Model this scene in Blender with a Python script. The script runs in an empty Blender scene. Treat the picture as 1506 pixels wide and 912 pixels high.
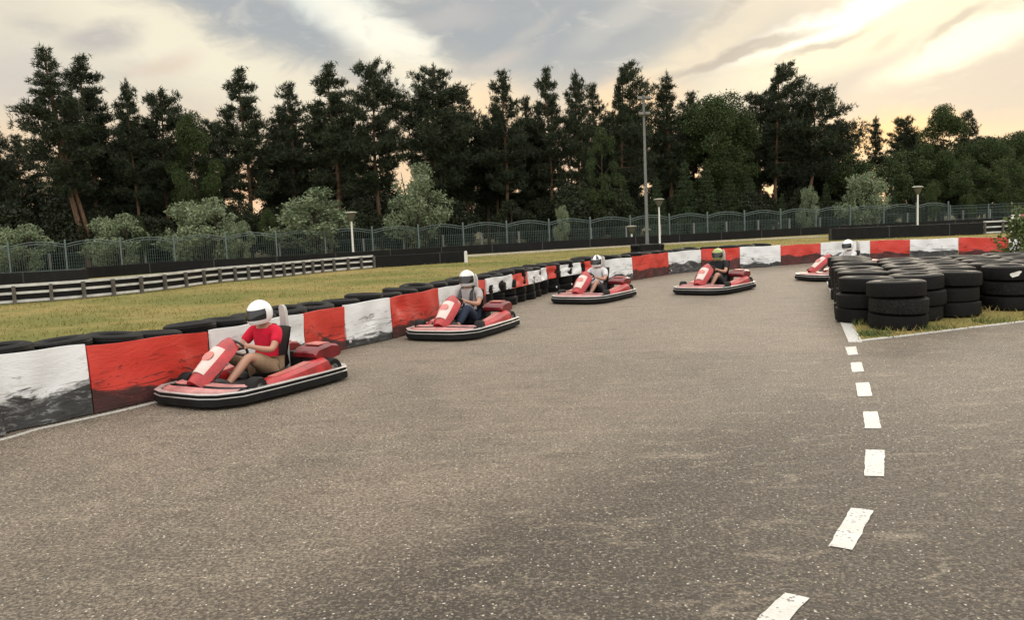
import bpy, math, random
import numpy as np
from mathutils import Vector, Matrix
R = math.radians
SC = bpy.context.scene
COL = SC.collection
rnd = random.Random(7)

# ------------------------------------------------------------------ camera, sky, sun, exposure
HCAM = 1.8
FPX = 1250.0                      # focal length in pixels of the 1506 px wide photograph
ROLL = R(2.5)
PITCH = math.atan(131 * math.cos(ROLL) / FPX)
cf = Vector((0, math.cos(PITCH), -math.sin(PITCH)))
r0 = Vector((1, 0, 0)); u0 = r0.cross(cf)
cr = r0 * math.cos(ROLL) - u0 * math.sin(ROLL)
cu = u0 * math.cos(ROLL) + r0 * math.sin(ROLL)
cam_d = bpy.data.cameras.new('camera')
cam = bpy.data.objects.new('camera', cam_d); COL.objects.link(cam)
cam_d.sensor_width = 36; cam_d.lens = 36 * FPX / 1506
cam_d.clip_start = .05; cam_d.clip_end = 3000
cam.matrix_world = Matrix(((cr.x, cu.x, -cf.x, 0), (cr.y, cu.y, -cf.y, 0), (cr.z, cu.z, -cf.z, HCAM), (0, 0, 0, 1)))
SC.camera = cam
SC.view_settings.view_transform = 'Standard'
SC.view_settings.look = 'None'
SC.view_settings.exposure = 0.0
SC.view_settings.gamma = 1.0
SC.cycles.use_denoising = True
SC.cycles.max_bounces = 6
SC.cycles.transparent_max_bounces = 8

def ray(px, py):
    return cf * FPX + cr * (px - 753) - cu * (py - 456)
def G(px, py, z=0.0):             # where a measured pixel meets the ground
    d = ray(px, py); t = (z - HCAM) / d.z
    return Vector((d.x * t, d.y * t, z))
def P(px, py, Y):                 # the point on a measured pixel's ray at distance Y
    d = ray(px, py); t = Y / d.y
    return Vector((d.x * t, Y, HCAM + d.z * t))
def XZ(px, Y, z=0.0):             # the point at distance Y and height z in a measured column
    k = (px - 753) / FPX; dz = z - HCAM
    a = cr.x - k * cf.x
    b = (k * cf.y - cr.y) * Y + (k * cf.z - cr.z) * dz
    return Vector((b / a, Y, z))
def azel(px, py):
    d = ray(px, py).normalized()
    return math.atan2(d.x, d.y), math.asin(d.z)

class E:                          # tiny arithmetic for node sockets
    def __init__(s, nt, sock): s.nt, s.s = nt, sock
    def _m(s, op, *o):
        n = s.nt.nodes.new('ShaderNodeMath'); n.operation = op
        for i, v in enumerate((s,) + o):
            if isinstance(v, E): s.nt.links.new(v.s, n.inputs[i])
            else: n.inputs[i].default_value = v
        return E(s.nt, n.outputs[0])
    def __add__(s, o): return s._m('ADD', o)
    def __sub__(s, o): return s._m('SUBTRACT', o)
    def __mul__(s, o): return s._m('MULTIPLY', o)
    def __neg__(s): return s._m('MULTIPLY', -1.0)
    def mx(s, o): return s._m('MAXIMUM', o)
    def mn(s, o): return s._m('MINIMUM', o)
    def step(s, a, b):
        n = s.nt.nodes.new('ShaderNodeMapRange'); n.interpolation_type = 'SMOOTHSTEP'
        s.nt.links.new(s.s, n.inputs[0]); n.inputs[1].default_value = a; n.inputs[2].default_value = b
        n.inputs[3].default_value = 0; n.inputs[4].default_value = 1
        return E(s.nt, n.outputs[0])
    def lin(s, a, b, c=0., d=1.):
        n = s.nt.nodes.new('ShaderNodeMapRange')
        s.nt.links.new(s.s, n.inputs[0])
        for i, v in enumerate((a, b, c, d)): n.inputs[i + 1].default_value = v
        return E(s.nt, n.outputs[0])
def rgb(nt, c):
    n = nt.nodes.new('ShaderNodeRGB'); n.outputs[0].default_value = (*c, 1); return n.outputs[0]
def mixc(nt, f, a, b, mode='MIX'):
    n = nt.nodes.new('ShaderNodeMix'); n.data_type = 'RGBA'; n.blend_type = mode; n.clamp_factor = True
    for s_, v in ((n.inputs[0], f), (n.inputs[6], a), (n.inputs[7], b)):
        if isinstance(v, E): nt.links.new(v.s, s_)
        elif isinstance(v, tuple): s_.default_value = (*v, 1)
        elif isinstance(v, (int, float)): s_.default_value = v
        else: nt.links.new(v, s_)
    return n.outputs[2]
def noise(nt, vec, scale, detail=4., rough=.5, dist=0., w=None):
    n = nt.nodes.new('ShaderNodeTexNoise')
    n.inputs['Scale'].default_value = scale; n.inputs['Detail'].default_value = detail
    n.inputs['Roughness'].default_value = rough; n.inputs['Distortion'].default_value = dist
    if w is not None:
        n.noise_dimensions = '4D'; nt.links.new(w.s, n.inputs['W'])
    if vec is not None: nt.links.new(vec, n.inputs['Vector'])
    return E(nt, n.outputs['Fac'])
def vmap(nt, vec, scale=(1, 1, 1), rot=(0, 0, 0)):
    n = nt.nodes.new('ShaderNodeMapping'); nt.links.new(vec, n.inputs[0])
    n.inputs['Scale'].default_value = scale; n.inputs['Rotation'].default_value = rot
    return n.outputs[0]

SUN_EL, SUN_AZ = R(13), R(24)     # low behind the trees, ahead and to the right
def build_world():
    w = bpy.data.worlds.new('World'); SC.world = w; w.use_nodes = True
    nt = w.node_tree; nt.nodes.clear()
    out = nt.nodes.new('ShaderNodeOutputWorld')
    sky = nt.nodes.new('ShaderNodeTexSky'); sky.sky_type = 'NISHITA'; sky.sun_disc = False
    sky.sun_elevation = SUN_EL; sky.sun_rotation = SUN_AZ
    tc = nt.nodes.new('ShaderNodeTexCoord')
    sx = nt.nodes.new('ShaderNodeSeparateXYZ'); nt.links.new(tc.outputs['Generated'], sx.inputs[0])
    x, y, z = (E(nt, o) for o in sx.outputs)
    az0 = x._m('ARCTAN2', y); el0 = z._m('ARCSINE')
    # wind-drawn cloud deck seen in perspective
    zz = z.mx(0.0) + 0.12
    cx = nt.nodes.new('ShaderNodeCombineXYZ')
    nt.links.new(x._m('DIVIDE', zz).s, cx.inputs[0]); nt.links.new(y._m('DIVIDE', zz).s, cx.inputs[1])
    n1 = noise(nt, vmap(nt, cx.outputs[0], (1.0, .45, 1), (0, 0, R(25))), 1.1, 6, .58, .6)
    n2 = noise(nt, vmap(nt, cx.outputs[0], (1.2, .8, 1), (0, 0, R(-20))), 3.0, 6, .6, .9)
    w1 = noise(nt, tc.outputs['Generated'], 5., 4, .55)
    w2 = noise(nt, vmap(nt, tc.outputs['Generated'], (1, 1, 1.8), (1, 2, 0)), 6., 4, .55)
    n3 = noise(nt, vmap(nt, tc.outputs['Generated'], (1, 1, 2.2)), 17., 5, .6, .5)
    az = az0 + (w1 - .5) * .07 + (n3 - .5) * .03; el = el0 + (w2 - .5) * .05 + (n3 - .5) * .03
    def blob(px, py, hl, hw, ang, col, base, amt=1., sharp=.35):
        a0, e0 = azel(px, py); c, s = math.cos(R(ang - 2.5)), math.sin(R(ang - 2.5))
        da, de = az - a0, (el - e0) * -1.0
        u = (da * c + de * s) * (FPX / hl); v = (de * c - da * s) * (FPX / hw)
        d = (u * u + v * v)._m('SQRT')
        m = (E(nt, d.s) * -1.0 + 1.0).step(-.45, sharp + .45)
        return mixc(nt, m * amt, base, col)
    # colours of the thin overcast: warm low down, paler higher up
    c = mixc(nt, el0.step(R(2), R(11)), (1.0, .70, .44), (.84, .735, .57))
    c = mixc(nt, el0.step(R(13), R(50)), c, (2.1, 2.03, 1.90))
    c = mixc(nt, el0.step(R(30), R(85)), c, (3.0, 2.9, 2.72))
    back = (y * -1.0).step(-.2, .7)
    c = mixc(nt, back * .9, c, (2.3, 2.24, 2.14))
    c = mixc(nt, n1.step(.48, .70) * .22, c, (.62, .61, .60))
    B = blob
    c = B(70, 70, 300, 80, 10, (.84, .77, .62), c, .8)
    c = B(250, 50, 260, 50, 26, (1.0, .91, .70), c, .85)
    c = B(385, 30, 210, 40, 27, (.44, .46, .465), c, 1., .2)
    c = B(790, 40, 350, 84, 8, (.405, .43, .445), c, 1., .25)
    c = B(480, -5, 120, 40, 38, (.72, .80, .79), c, .95)
    c = B(575, 72, 160, 38, 42, (1.08, 1.03, .86), c, 1., .2)
    c = B(640, 118, 120, 26, 15, (.95, .82, .60), c, .7)
    c = B(655, 30, 70, 18, -8, (.58, .55, .52), c, .7)
    c = B(720, 98, 80, 14, -14, (.66, .60, .53), c, .8)
    c = B(790, 46, 50, 10, -25, (.55, .53, .50), c, .6)
    c = B(930, 20, 90, 20, -25, (.62, .60, .55), c, .7)
    c = B(1060, 40, 180, 26, -28, (.80, .71, .55), c, .8)
    c = B(1200, 118, 360, 44, -6, (.60, .555, .49), c, .95)
    c = B(1420, 140, 230, 50, -4, (.62, .565, .49), c, .85)
    c = B(960, 112, 150, 20, -20, (.90, .77, .56), c, .8)
    c = B(1330, 30, 300, 40, -13, (1.05, .94, .66), c, .95)
    c = B(1245, 16, 150, 20, -14, (1.35, 1.28, 1.05), c, .95, .2)
    c = B(1435, 62, 110, 22, -16, (1.3, 1.18, .86), c, .95, .2)
    c = B(1090, 70, 110, 9, -10, (.47, .42, .36), c, .85, .15)
    c = B(1205, 62, 60, 8, -10, (.52, .47, .40), c, .8, .15)
    c = B(1303, 60, 26, 9, -25, (.62, .56, .46), c, .55, .3)
    c = B(1405, 40, 45, 7, -30, (.58, .52, .42), c, .8, .15)
    c = B(1070, 8, 60, 8, -30, (.55, .50, .43), c, .7, .15)
    c = B(140, 52, 50, 18, -15, (.55, .51, .48), c, .8, .2)
    c = B(40, 40, 40, 14, 0, (.62, .58, .52), c, .6)
    c = B(240, 90, 50, 18, -10, (.78, .62, .49), c, .6)
    c = B(20, 120, 80, 40, 10, (.66, .60, .56), c, .6)
    c = B(1300, 196, 120, 26, 0, (1.25, .72, .30), c, .8)
    c = B(700, 168, 70, 40, 0, (1.15, .80, .45), c, .7)
    c = B(940, 165, 70, 50, 0, (1.15, .76, .42), c, .8)
    c = B(830, 235, 90, 60, 0, (1.0, .66, .50), c, .7)
    c = B(360, 275, 60, 40, 0, (1.2, .74, .42), c, .8)
    c = mixc(nt, n2.step(.54, .78) * .20, c, (.60, .57, .53))
    c = mixc(nt, n3.step(.52, .72) * .22, c, (.56, .53, .50))
    c = mixc(nt, n3.step(.46, .28) * .22, c, (1.0, .92, .78))
    # below the horizon the far land
    c = mixc(nt, el0.step(R(-.2), R(-2.5)), c, (.10, .10, .08))
    b1 = nt.nodes.new('ShaderNodeBackground'); b1.inputs[1].default_value = .1
    nt.links.new(sky.outputs[0], b1.inputs[0])
    b2 = nt.nodes.new('ShaderNodeBackground'); b2.inputs[1].default_value = 1.0
    nt.links.new(c, b2.inputs[0])
    mx = nt.nodes.new('ShaderNodeMixShader'); mx.inputs[0].default_value = .93
    nt.links.new(b1.outputs[0], mx.inputs[1]); nt.links.new(b2.outputs[0], mx.inputs[2])
    nt.links.new(mx.outputs[0], out.inputs[0])
build_world()
sun_d = bpy.data.lights.new('sun', 'SUN'); sun_d.energy = 1.3; sun_d.angle = R(20); sun_d.color = (1, .86, .68)
sun = bpy.data.objects.new('sun', sun_d); COL.objects.link(sun)
sv = Vector((math.sin(SUN_AZ) * math.cos(SUN_EL), math.cos(SUN_AZ) * math.cos(SUN_EL), math.sin(SUN_EL)))
sun.rotation_euler = sv.to_track_quat('Z', 'Y').to_euler(); sun.location = (0, 0, 30)

# ------------------------------------------------------------------ helpers
class MB:
    def __init__(s): s.v, s.f, s.mi, s.cur, s.uv = [], [], [], 0, None
    def add(s, vs, fs):
        n = len(s.v); s.v += [tuple(v) for v in vs]
        for f in fs: s.f.append(tuple(i + n for i in f)); s.mi.append(s.cur)
    def box(s, c, d, M=None):
        vs = [Vector((x * d[0] / 2, y * d[1] / 2, z * d[2] / 2)) for x in (-1, 1) for y in (-1, 1) for z in (-1, 1)]
        vs = [(M @ v if M else v) + Vector(c) for v in vs]
        s.add(vs, [(0, 1, 3, 2), (4, 6, 7, 5), (0, 4, 5, 1), (2, 3, 7, 6), (0, 2, 6, 4), (1, 5, 7, 3)])
    def tube(s, pts, rad, n=8, caps=True, flat=1.0):
        pts = [Vector(p) for p in pts]
        if not hasattr(rad, '__len__'): rad = [rad] * len(pts)
        vs, fs = [], []; ref = None
        for i, p in enumerate(pts):
            t = (pts[min(i + 1, len(pts) - 1)] - pts[max(i - 1, 0)]).normalized()
            if ref is None: ref = Vector((0, 0, 1)) if abs(t.z) < .9 else Vector((1, 0, 0))
            a = (ref - t * ref.dot(t)).normalized(); b = t.cross(a); ref = a
            for k in range(n):
                q = 2 * math.pi * k / n
                vs.append(p + a * (math.cos(q) * rad[i]) + b * (math.sin(q) * rad[i] * flat))
        for i in range(len(pts) - 1):
            for k in range(n):
                fs.append((i * n + k, i * n + (k + 1) % n, (i + 1) * n + (k + 1) % n, (i + 1) * n + k))
        if caps: fs += [tuple(range(n))[::-1], tuple((len(pts) - 1) * n + k for k in range(n))]
        s.add(vs, fs)
    def lathe(s, prof, n=20, M=None, closed=False):
        vs, fs = [], []
        for r, z in prof:
            for k in range(n):
                q = 2 * math.pi * k / n
                v = Vector((r * math.cos(q), r * math.sin(q), z)); vs.append(M @ v if M else v)
        m = len(prof)
        for i in range(m if closed else m - 1):
            j = (i + 1) % m
            for k in range(n): fs.append((i * n + k, i * n + (k + 1) % n, j * n + (k + 1) % n, j * n + k))
        s.add(vs, fs)
    def loft(s, secs, caps=True, closed=True):
        n = len(secs[0]); fs = []
        vs = [p for q in secs for p in q]
        for i in range(len(secs) - 1):
            for k in range(n if closed else n - 1):
                fs.append((i * n + k, i * n + (k + 1) % n, (i + 1) * n + (k + 1) % n, (i + 1) * n + k))
        if caps: fs += [tuple(range(n))[::-1], tuple((len(secs) - 1) * n + k for k in range(n))]
        s.add(vs, fs)
    def prism(s, poly, z0, z1):
        n = len(poly)
        s.add([(p[0], p[1], z0) for p in poly] + [(p[0], p[1], z1) for p in poly],
              [tuple(range(n))[::-1], tuple(range(n, 2 * n))] + [(k, (k + 1) % n, n + (k + 1) % n, n + k) for k in range(n)])
    def wall(s, pts, th, z0, z1):        # prism along a ground polyline; th to its right-hand side
        secs = []
        for i, p in enumerate(pts):
            t = (Vector(pts[min(i + 1, len(pts) - 1)]) - Vector(pts[max(i - 1, 0)])); t.z = 0; t.normalize()
            nrm = Vector((t.y, -t.x, 0)); a = Vector((p[0], p[1], 0)); b = a - nrm * th
            za = z0[i] if hasattr(z0, '__len__') else z0; zb = z1[i] if hasattr(z1, '__len__') else z1
            secs.append([(a.x, a.y, za), (a.x, a.y, zb), (b.x, b.y, zb), (b.x, b.y, za)])
        s.loft(secs)
    def mesh(s, name, mats, smooth=True):
        me = bpy.data.meshes.new(name); me.from_pydata(s.v, [], s.f)
        for m in (mats if isinstance(mats, (list, tuple)) else [mats]): me.materials.append(m)
        if any(s.mi): me.polygons.foreach_set('material_index', s.mi)
        import bmesh
        b = bmesh.new(); b.from_mesh(me); bmesh.ops.recalc_face_normals(b, faces=b.faces); b.to_mesh(me); b.free()
        if smooth:
            me.polygons.foreach_set('use_smooth', [True] * len(me.polygons))
            try: me.set_sharp_from_angle(angle=R(38))
            except Exception: pass
        return me
    def build(s, name, mats, parent=None, smooth=True, loc=None):
        return link(name, s.mesh(name, mats, smooth), parent, loc)
def link(name, me, parent=None, loc=None):
    o = bpy.data.objects.new(name, me); COL.objects.link(o)
    if parent: o.parent = parent
    if loc is not None: o.location = loc
    return o
def tag(o, label=None, cat=None, group=None, kind=None):
    if label: o['label'] = label
    if cat: o['category'] = cat
    if group: o['group'] = group
    if kind: o['kind'] = kind
    return o
def thing(name, label, cat, loc=(0, 0, 0), rz=0, group=None):
    o = bpy.data.objects.new(name, None); COL.objects.link(o); o.location = loc; o.rotation_euler = (0, 0, rz)
    o.empty_display_size = .2
    return tag(o, label, cat, group)
def copy_tree(o, parent=None):
    c = o.copy(); COL.objects.link(c); c.parent = parent
    for ch in o.children: copy_tree(ch, c)
    return c
def crom(pts, k=6):
    pts = [Vector(p) for p in pts]; out = []
    for i in range(len(pts) - 1):
        a, b, c, d = pts[max(i - 1, 0)], pts[i], pts[i + 1], pts[min(i + 2, len(pts) - 1)]
        for j in range(k):
            t = j / k
            out.append(.5 * ((2 * b) + (c - a) * t + (2 * a - 5 * b + 4 * c - d) * t * t + (3 * b - a - 3 * c + d) * t ** 3))
    return out + [pts[-1]]
class Path:                       # arc-length lookup on a polyline
    def __init__(s, pts):
        s.p = [Vector(p) for p in pts]; s.l = [0]
        for a, b in zip(s.p, s.p[1:]): s.l.append(s.l[-1] + (b - a).length)
    def at(s, d):
        d = max(0, min(s.l[-1] - 1e-6, d))
        i = max(k for k in range(len(s.l)) if s.l[k] <= d); i = min(i, len(s.p) - 2)
        t = (d - s.l[i]) / max(1e-9, s.l[i + 1] - s.l[i])
        return s.p[i].lerp(s.p[i + 1], t)
    def tan(s, d):
        v = s.at(d + .05) - s.at(d - .05); v.z = 0; return v.normalized()

# ------------------------------------------------------------------ materials
def mat(name, col=(.5, .5, .5), rough=.6, metal=0., spec=.5, vary=0., vscale=6., bump=0., bscale=40.):
    m = bpy.data.materials.new(name); m.use_nodes = True; nt = m.node_tree
    b = nt.nodes['Principled BSDF']
    b.inputs['Base Color'].default_value = (*col, 1); b.inputs['Roughness'].default_value = rough
    b.inputs['Metallic'].default_value = metal; b.inputs['Specular IOR Level'].default_value = spec
    tc = nt.nodes.new('ShaderNodeTexCoord')
    if vary:
        n = noise(nt, tc.outputs['Object'], vscale, 5, .6)
        f = n.step(.3, .7)
        nt.links.new(mixc(nt, f, tuple(c * (1 - vary) for c in col), tuple(min(1, c * (1 + vary)) for c in col)), b.inputs['Base Color'])
        nt.links.new((n * .3 + (rough - .15)).s, b.inputs['Roughness'])
    if bump: add_bump(nt, b, noise(nt, tc.outputs['Object'], bscale, 4, .6), bump)
    return m
def add_bump(nt, b, h, dist, strength=1.0):
    n = nt.nodes.new('ShaderNodeBump'); n.inputs['Distance'].default_value = dist; n.inputs['Strength'].default_value = strength
    nt.links.new(h.s, n.inputs['Height']); nt.links.new(n.outputs[0], b.inputs['Normal'])
def geo_pos(nt):
    return nt.nodes.new('ShaderNodeNewGeometry').outputs['Position']

def m_asphalt():
    m = mat('asphalt', rough=.75, spec=.22); nt = m.node_tree; b = nt.nodes['Principled BSDF']
    pos = geo_pos(nt)
    sx = nt.nodes.new('ShaderNodeSeparateXYZ'); nt.links.new(pos, sx.inputs[0])
    X, Y = E(nt, sx.outputs[0]), E(nt, sx.outputs[1])
    big = noise(nt, pos, .35, 5, .6, .4); mid = noise(nt, vmap(nt, pos, (1, .5, 1), (0, 0, R(-25))), 1.6, 7, .72, .6)
    blotch = noise(nt, pos, 11., 5, .7)
    # newer, darker surface on the branch right of the junction, paler driven asphalt toward the far bend
    wob = (big - .5) * 1.6
    edge = (Y + X * .16 + wob * .35)
    branch = (edge * -1.0 + 11.3).step(-.1, .25) * X.step(-.5, 2.6)
    near = (Y * -1.0).step(-6.5, -2.5) * .6 + (X - 1.2 - Y * .12).step(-2.0, 3.) * .4  # darker toward the viewpoint, partly painting in the weaker sheen there
    c = mixc(nt, big.step(.36, .64), (.168, .144, .108), (.250, .194, .146))
    c = mixc(nt, mid.step(.48, .66) * .62, c, (.300, .245, .183))
    c = mixc(nt, mid.step(.47, .32) * .5, c, (.125, .107, .086))
    c = mixc(nt, (Y - 7.5).step(0., 7.) * .55, c, (.315, .258, .196))  # paler with distance: dusty driven surface plus grazing sheen painted in
    c = mixc(nt, branch * .48, c, (.115, .101, .083))
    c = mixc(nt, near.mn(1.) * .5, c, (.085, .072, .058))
    c = mixc(nt, blotch.step(.55, .72) * .34, c, (.34, .29, .22))
    c = mixc(nt, blotch.step(.45, .3) * .35, c, (.065, .058, .052))
    # a darker resurfaced patch in the foreground with a ragged edge, pale scrapes at its border
    pe = X - Y * .88 + 4.75 + (mid - .5) * 2.6 + (big - .5) * 1.5
    patch = pe.step(-.6, .8) * (X.step(4.8, 2.4) * .6 + .4) * Y.step(9.5, 6.)
    c = mixc(nt, patch * .95, c, (.050, .0405, .032))
    scr = noise(nt, vmap(nt, pos, (.6, 1.5, 1), (0, 0, R(-18))), 3.2, 7, .74, .9)
    c = mixc(nt, scr.step(.53, .64) * .50, c, (.35, .29, .215))
    c = mixc(nt, scr.step(.47, .36) * .50, c, (.080, .066, .053))
    # aggregate: stones of mixed size and tone in the binder, a few of them pale
    vo = nt.nodes.new('ShaderNodeTexVoronoi'); vo.inputs['Scale'].default_value = 70.; nt.links.new(pos, vo.inputs['Vector'])
    d = E(nt, vo.outputs['Distance']); sc = nt.nodes.new('ShaderNodeSeparateColor'); nt.links.new(vo.outputs['Color'], sc.inputs[0])
    rv, gv = E(nt, sc.outputs[0]), E(nt, sc.outputs[1])
    gr = noise(nt, pos, 45., 5, .75); gr2 = noise(nt, pos, 18., 4, .7)
    c = mixc(nt, gr.step(.54, .42) * .72, c, (.038, .032, .026))
    c = mixc(nt, gr.step(.53, .66) * .60, c, (.40, .335, .255))
    c = mixc(nt, gr2.step(.5, .34) * .45, c, (.070, .060, .050))
    c = mixc(nt, rv.step(.70, 1.) * .35, c, (.36, .31, .24))
    c = mixc(nt, (rv * -1.0 + 1.).step(.66, 1.) * .5, c, (.05, .044, .038))
    pale = (gv + (gr - .5) * .12).step(.965, .985) * d.step(.55, .25)
    c = mixc(nt, pale * .85, c, (.72, .66, .56))
    # tyre rubber laid along the cornering line
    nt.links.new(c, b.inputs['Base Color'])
    nt.links.new((rv * .3 + .52).s, b.inputs['Roughness'])
    add_bump(nt, b, (d * -.6 + rv * .5) + gr * 1.2 + blotch * .5, .012, .9)
    return m
def m_grass(name='grass', blades=False):
    m = mat(name, rough=.9, spec=.15); nt = m.node_tree; b = nt.nodes['Principled BSDF']
    pos = geo_pos(nt)
    a = noise(nt, vmap(nt, pos, (.7, 1., 1), (0, 0, R(20))), .26, 6, .66, .5); f = noise(nt, pos, 2.6, 5, .65); g = noise(nt, pos, 23., 3, .6)
    c = mixc(nt, a.step(.38, .62), (.145, .148, .040), (.290, .220, .080))
    c = mixc(nt, f.step(.5, .75) * .6, c, (.110, .120, .026))
    c = mixc(nt, f.step(.45, .25) * .5, c, (.34, .255, .10))
    c = mixc(nt, g.step(.3, .75) * .45, c, (.095, .090, .026) if not blades else (.36, .30, .12))
    nt.links.new(c, b.inputs['Base Color'])
    if not blades: add_bump(nt, b, g + f, .06, .8)
    return m
def m_forest_floor():
    m = mat('ground_soil', rough=.95, spec=.1); nt = m.node_tree; b = nt.nodes['Principled BSDF']; pos = geo_pos(nt)
    n = noise(nt, pos, .8, 6, .65)
    nt.links.new(mixc(nt, n.step(.3, .7), (.045, .04, .022), (.09, .085, .035)), b.inputs['Base Color'])
    return m
def m_leaf(name, c1, c2, trans=.25, rough=.65):
    m = mat(name, rough=rough, spec=.2); nt = m.node_tree; b = nt.nodes['Principled BSDF']
    oi = nt.nodes.new('ShaderNodeObjectInfo'); tc = nt.nodes.new('ShaderNodeTexCoord')
    n = noise(nt, tc.outputs['Object'], 1.3, 4, .6)
    gi = nt.nodes.new('ShaderNodeNewGeometry')
    f = (n.step(.3, .7) * .5 + E(nt, gi.outputs['Random Per Island']) * .35 + E(nt, oi.outputs['Random']) * .25)
    c = mixc(nt, f, c1, c2); nt.links.new(c, b.inputs['Base Color'])
    tr = nt.nodes.new('ShaderNodeBsdfTranslucent'); nt.links.new(c, tr.inputs[0])
    mx = nt.nodes.new('ShaderNodeMixShader'); mx.inputs[0].default_value = trans
    nt.links.new(b.outputs[0], mx.inputs[1]); nt.links.new(tr.outputs[0], mx.inputs[2])
    nt.links.new(mx.outputs[0], nt.nodes['Material Output'].inputs[0])
    return m
def m_bark(name, c1, c2):
    m = mat(name, rough=.9, spec=.15); nt = m.node_tree; b = nt.nodes['Principled BSDF']
    tc = nt.nodes.new('ShaderNodeTexCoord'); n = noise(nt, vmap(nt, tc.outputs['Object'], (5, 5, 1.2)), 2.2, 5, .65)
    nt.links.new(mixc(nt, n.step(.3, .7), c1, c2), b.inputs['Base Color']); add_bump(nt, b, n, .03); return m
def m_panel(name, base, dark, grey, lo=.335):
    m = mat(name, rough=.42, spec=.45); nt = m.node_tree; b = nt.nodes['Principled BSDF']
    tc = nt.nodes.new('ShaderNodeTexCoord'); uv = tc.outputs['UV']; oi = nt.nodes.new('ShaderNodeObjectInfo')
    rnd_ = E(nt, oi.outputs['Random']); W = rnd_ * 37.
    sx = nt.nodes.new('ShaderNodeSeparateXYZ'); nt.links.new(uv, sx.inputs[0]); v = E(nt, sx.outputs[1])
    n1 = noise(nt, vmap(nt, uv, (1.4, .5, 1)), 1.6, 6, .62, .4, W); n2 = noise(nt, vmap(nt, uv, (1, 2.2, 1), (0, 0, R(14))), 2.4, 6, .68, 1.6, W + 5.)
    n1s = noise(nt, vmap(nt, uv, (1.1, .3, 1)), 1.3, 1., .4, 0., W + 3.)
    n3 = noise(nt, vmap(nt, uv, (2, 5, 1), (0, 0, R(-8))), 3.2, 5, .7, .8, W + 11.); n4 = noise(nt, uv, 40., 3, .6)
    low = (v - (n1s - .5) * .55 - (n1 - .5) * .20 - (n2 - .5) * .28 - ((rnd_ * 7.31)._m('FRACT') - .5) * .30).step(lo, lo - .075)                # kart rubber along the bottom
    smear = n2.step(.55, .65) * v.step(.92, .55)
    streak = n3.step(.56, .64) * v.step(.62, .25)
    c = mixc(nt, n1.step(.25, .75), tuple(x * .93 for x in base), tuple(min(.86, x * 1.05) for x in base))
    c = mixc(nt, n3.step(.50, .72) * .35 * (v.step(1.0, .3)), c, grey)
    c = mixc(nt, smear * .9, c, dark)
    c = mixc(nt, streak * .75, c, dark)
    rub = noise(nt, vmap(nt, uv, (.7, 9., 1), (0, 0, R(4))), 2.0, 4, .6, .6, W + 17.)
    c = mixc(nt, rub.step(.56, .66) * v.step(.80, .40) * .75, c, dark)
    c = mixc(nt, low * .97, c, dark)
    c = mixc(nt, low * n3.step(.50, .62) * n1.step(.40, .55) * .55, c, grey)
    c = mixc(nt, n4.step(.68, .74) * .25, c, dark)
    nt.links.new(c, b.inputs['Base Color'])
    nt.links.new((low * .3 + .38).s, b.inputs['Roughness'])
    add_bump(nt, b, n2 + n4 * .15, .02, .6)
    return m
def m_rubber(name='tyre_rubber', c=.02):
    m = mat(name, rough=.66, spec=.14); nt = m.node_tree; b = nt.nodes['Principled BSDF']; pos = geo_pos(nt)
    n = noise(nt, pos, 3., 6, .65); k = noise(nt, pos, 28., 4, .6); oi = nt.nodes.new('ShaderNodeObjectInfo')
    col = mixc(nt, n.step(.35, .75), (c * .7, c * .7, c * .7), (c * 1.5, c * 1.45, c * 1.38))
    col = mixc(nt, (E(nt, oi.outputs['Random']) * k).step(.38, .6) * .25, col, (.045, .041, .036))
    nt.links.new(col, b.inputs['Base Color']); nt.links.new((n * .4 + .42).s, b.inputs['Roughness'])
    add_bump(nt, b, k, .006); return m
def m_paint_line():
    m = mat('line_paint', rough=.6, spec=.4); nt = m.node_tree; b = nt.nodes['Principled BSDF']; pos = geo_pos(nt)
    vo = nt.nodes.new('ShaderNodeTexVoronoi'); vo.inputs['Scale'].default_value = 55.; nt.links.new(pos, vo.inputs['Vector'])
    sc = nt.nodes.new('ShaderNodeSeparateColor'); nt.links.new(vo.outputs['Color'], sc.inputs[0])
    d = E(nt, vo.outputs['Distance']); n = noise(nt, pos, 7., 5, .7)
    c = mixc(nt, n.step(.35, .7), (.43, .42, .39), (.51, .50, .47))
    pit = (E(nt, sc.outputs[0]) + (n - .5) * .9).step(.84, .93) * d.step(.62, .4)
    c = mixc(nt, pit * .9, c, (.12, .11, .095)); nt.links.new(c, b.inputs['Base Color'])
    add_bump(nt, b, d * -1., .006, .5); return m

M_ASPH = m_asphalt(); M_GRASS = m_grass(); M_BLADE = m_grass('grass_blade', True); M_SOIL = m_forest_floor()
M_LINE = m_paint_line()
M_WHITE_P = m_panel('white_panel', (.70, .71, .71), (.012, .012, .012), (.30, .30, .29))
M_RED_P = m_panel('red_panel', (.54, .042, .028), (.030, .012, .011), (.30, .03, .022), .42)
M_RUB = m_rubber(c=.006); M_BELT = m_rubber('belt_rubber', .008)
M_STACK = m_rubber('tyre_rubber_worn', .006)
M_RAIL = mat('rail_white', (.50, .49, .46), .5, vary=.18, vscale=3.)
M_POSTD = mat('post_weathered', (.085, .075, .062), .8, vary=.35, vscale=5.)
M_FENCE = mat('fence_steel_green', (.05, .075, .068), .5, .2, vary=.2, vscale=2.)
M_FENCE_G = mat('fence_steel_grey', (.085, .115, .108), .5, .2, vary=.2, vscale=2.)
M_CONC = mat('post_concrete', (.17, .168, .155), .85, vary=.2)
M_GALV = mat('galvanised_steel', (.14, .15, .145), .55, .3, vary=.15)
M_LAMPW = mat('lamp_post_white', (.60, .585, .54), .5, vary=.06)
M_LAMPD = mat('lamp_bowl_dark', (.09, .085, .065), .4)
M_LAMPC = mat('lamp_cap', (.20, .19, .14), .5)
M_GRAV = mat('path_gravel', (.26, .225, .165), .9, vary=.25, vscale=1.2)
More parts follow.
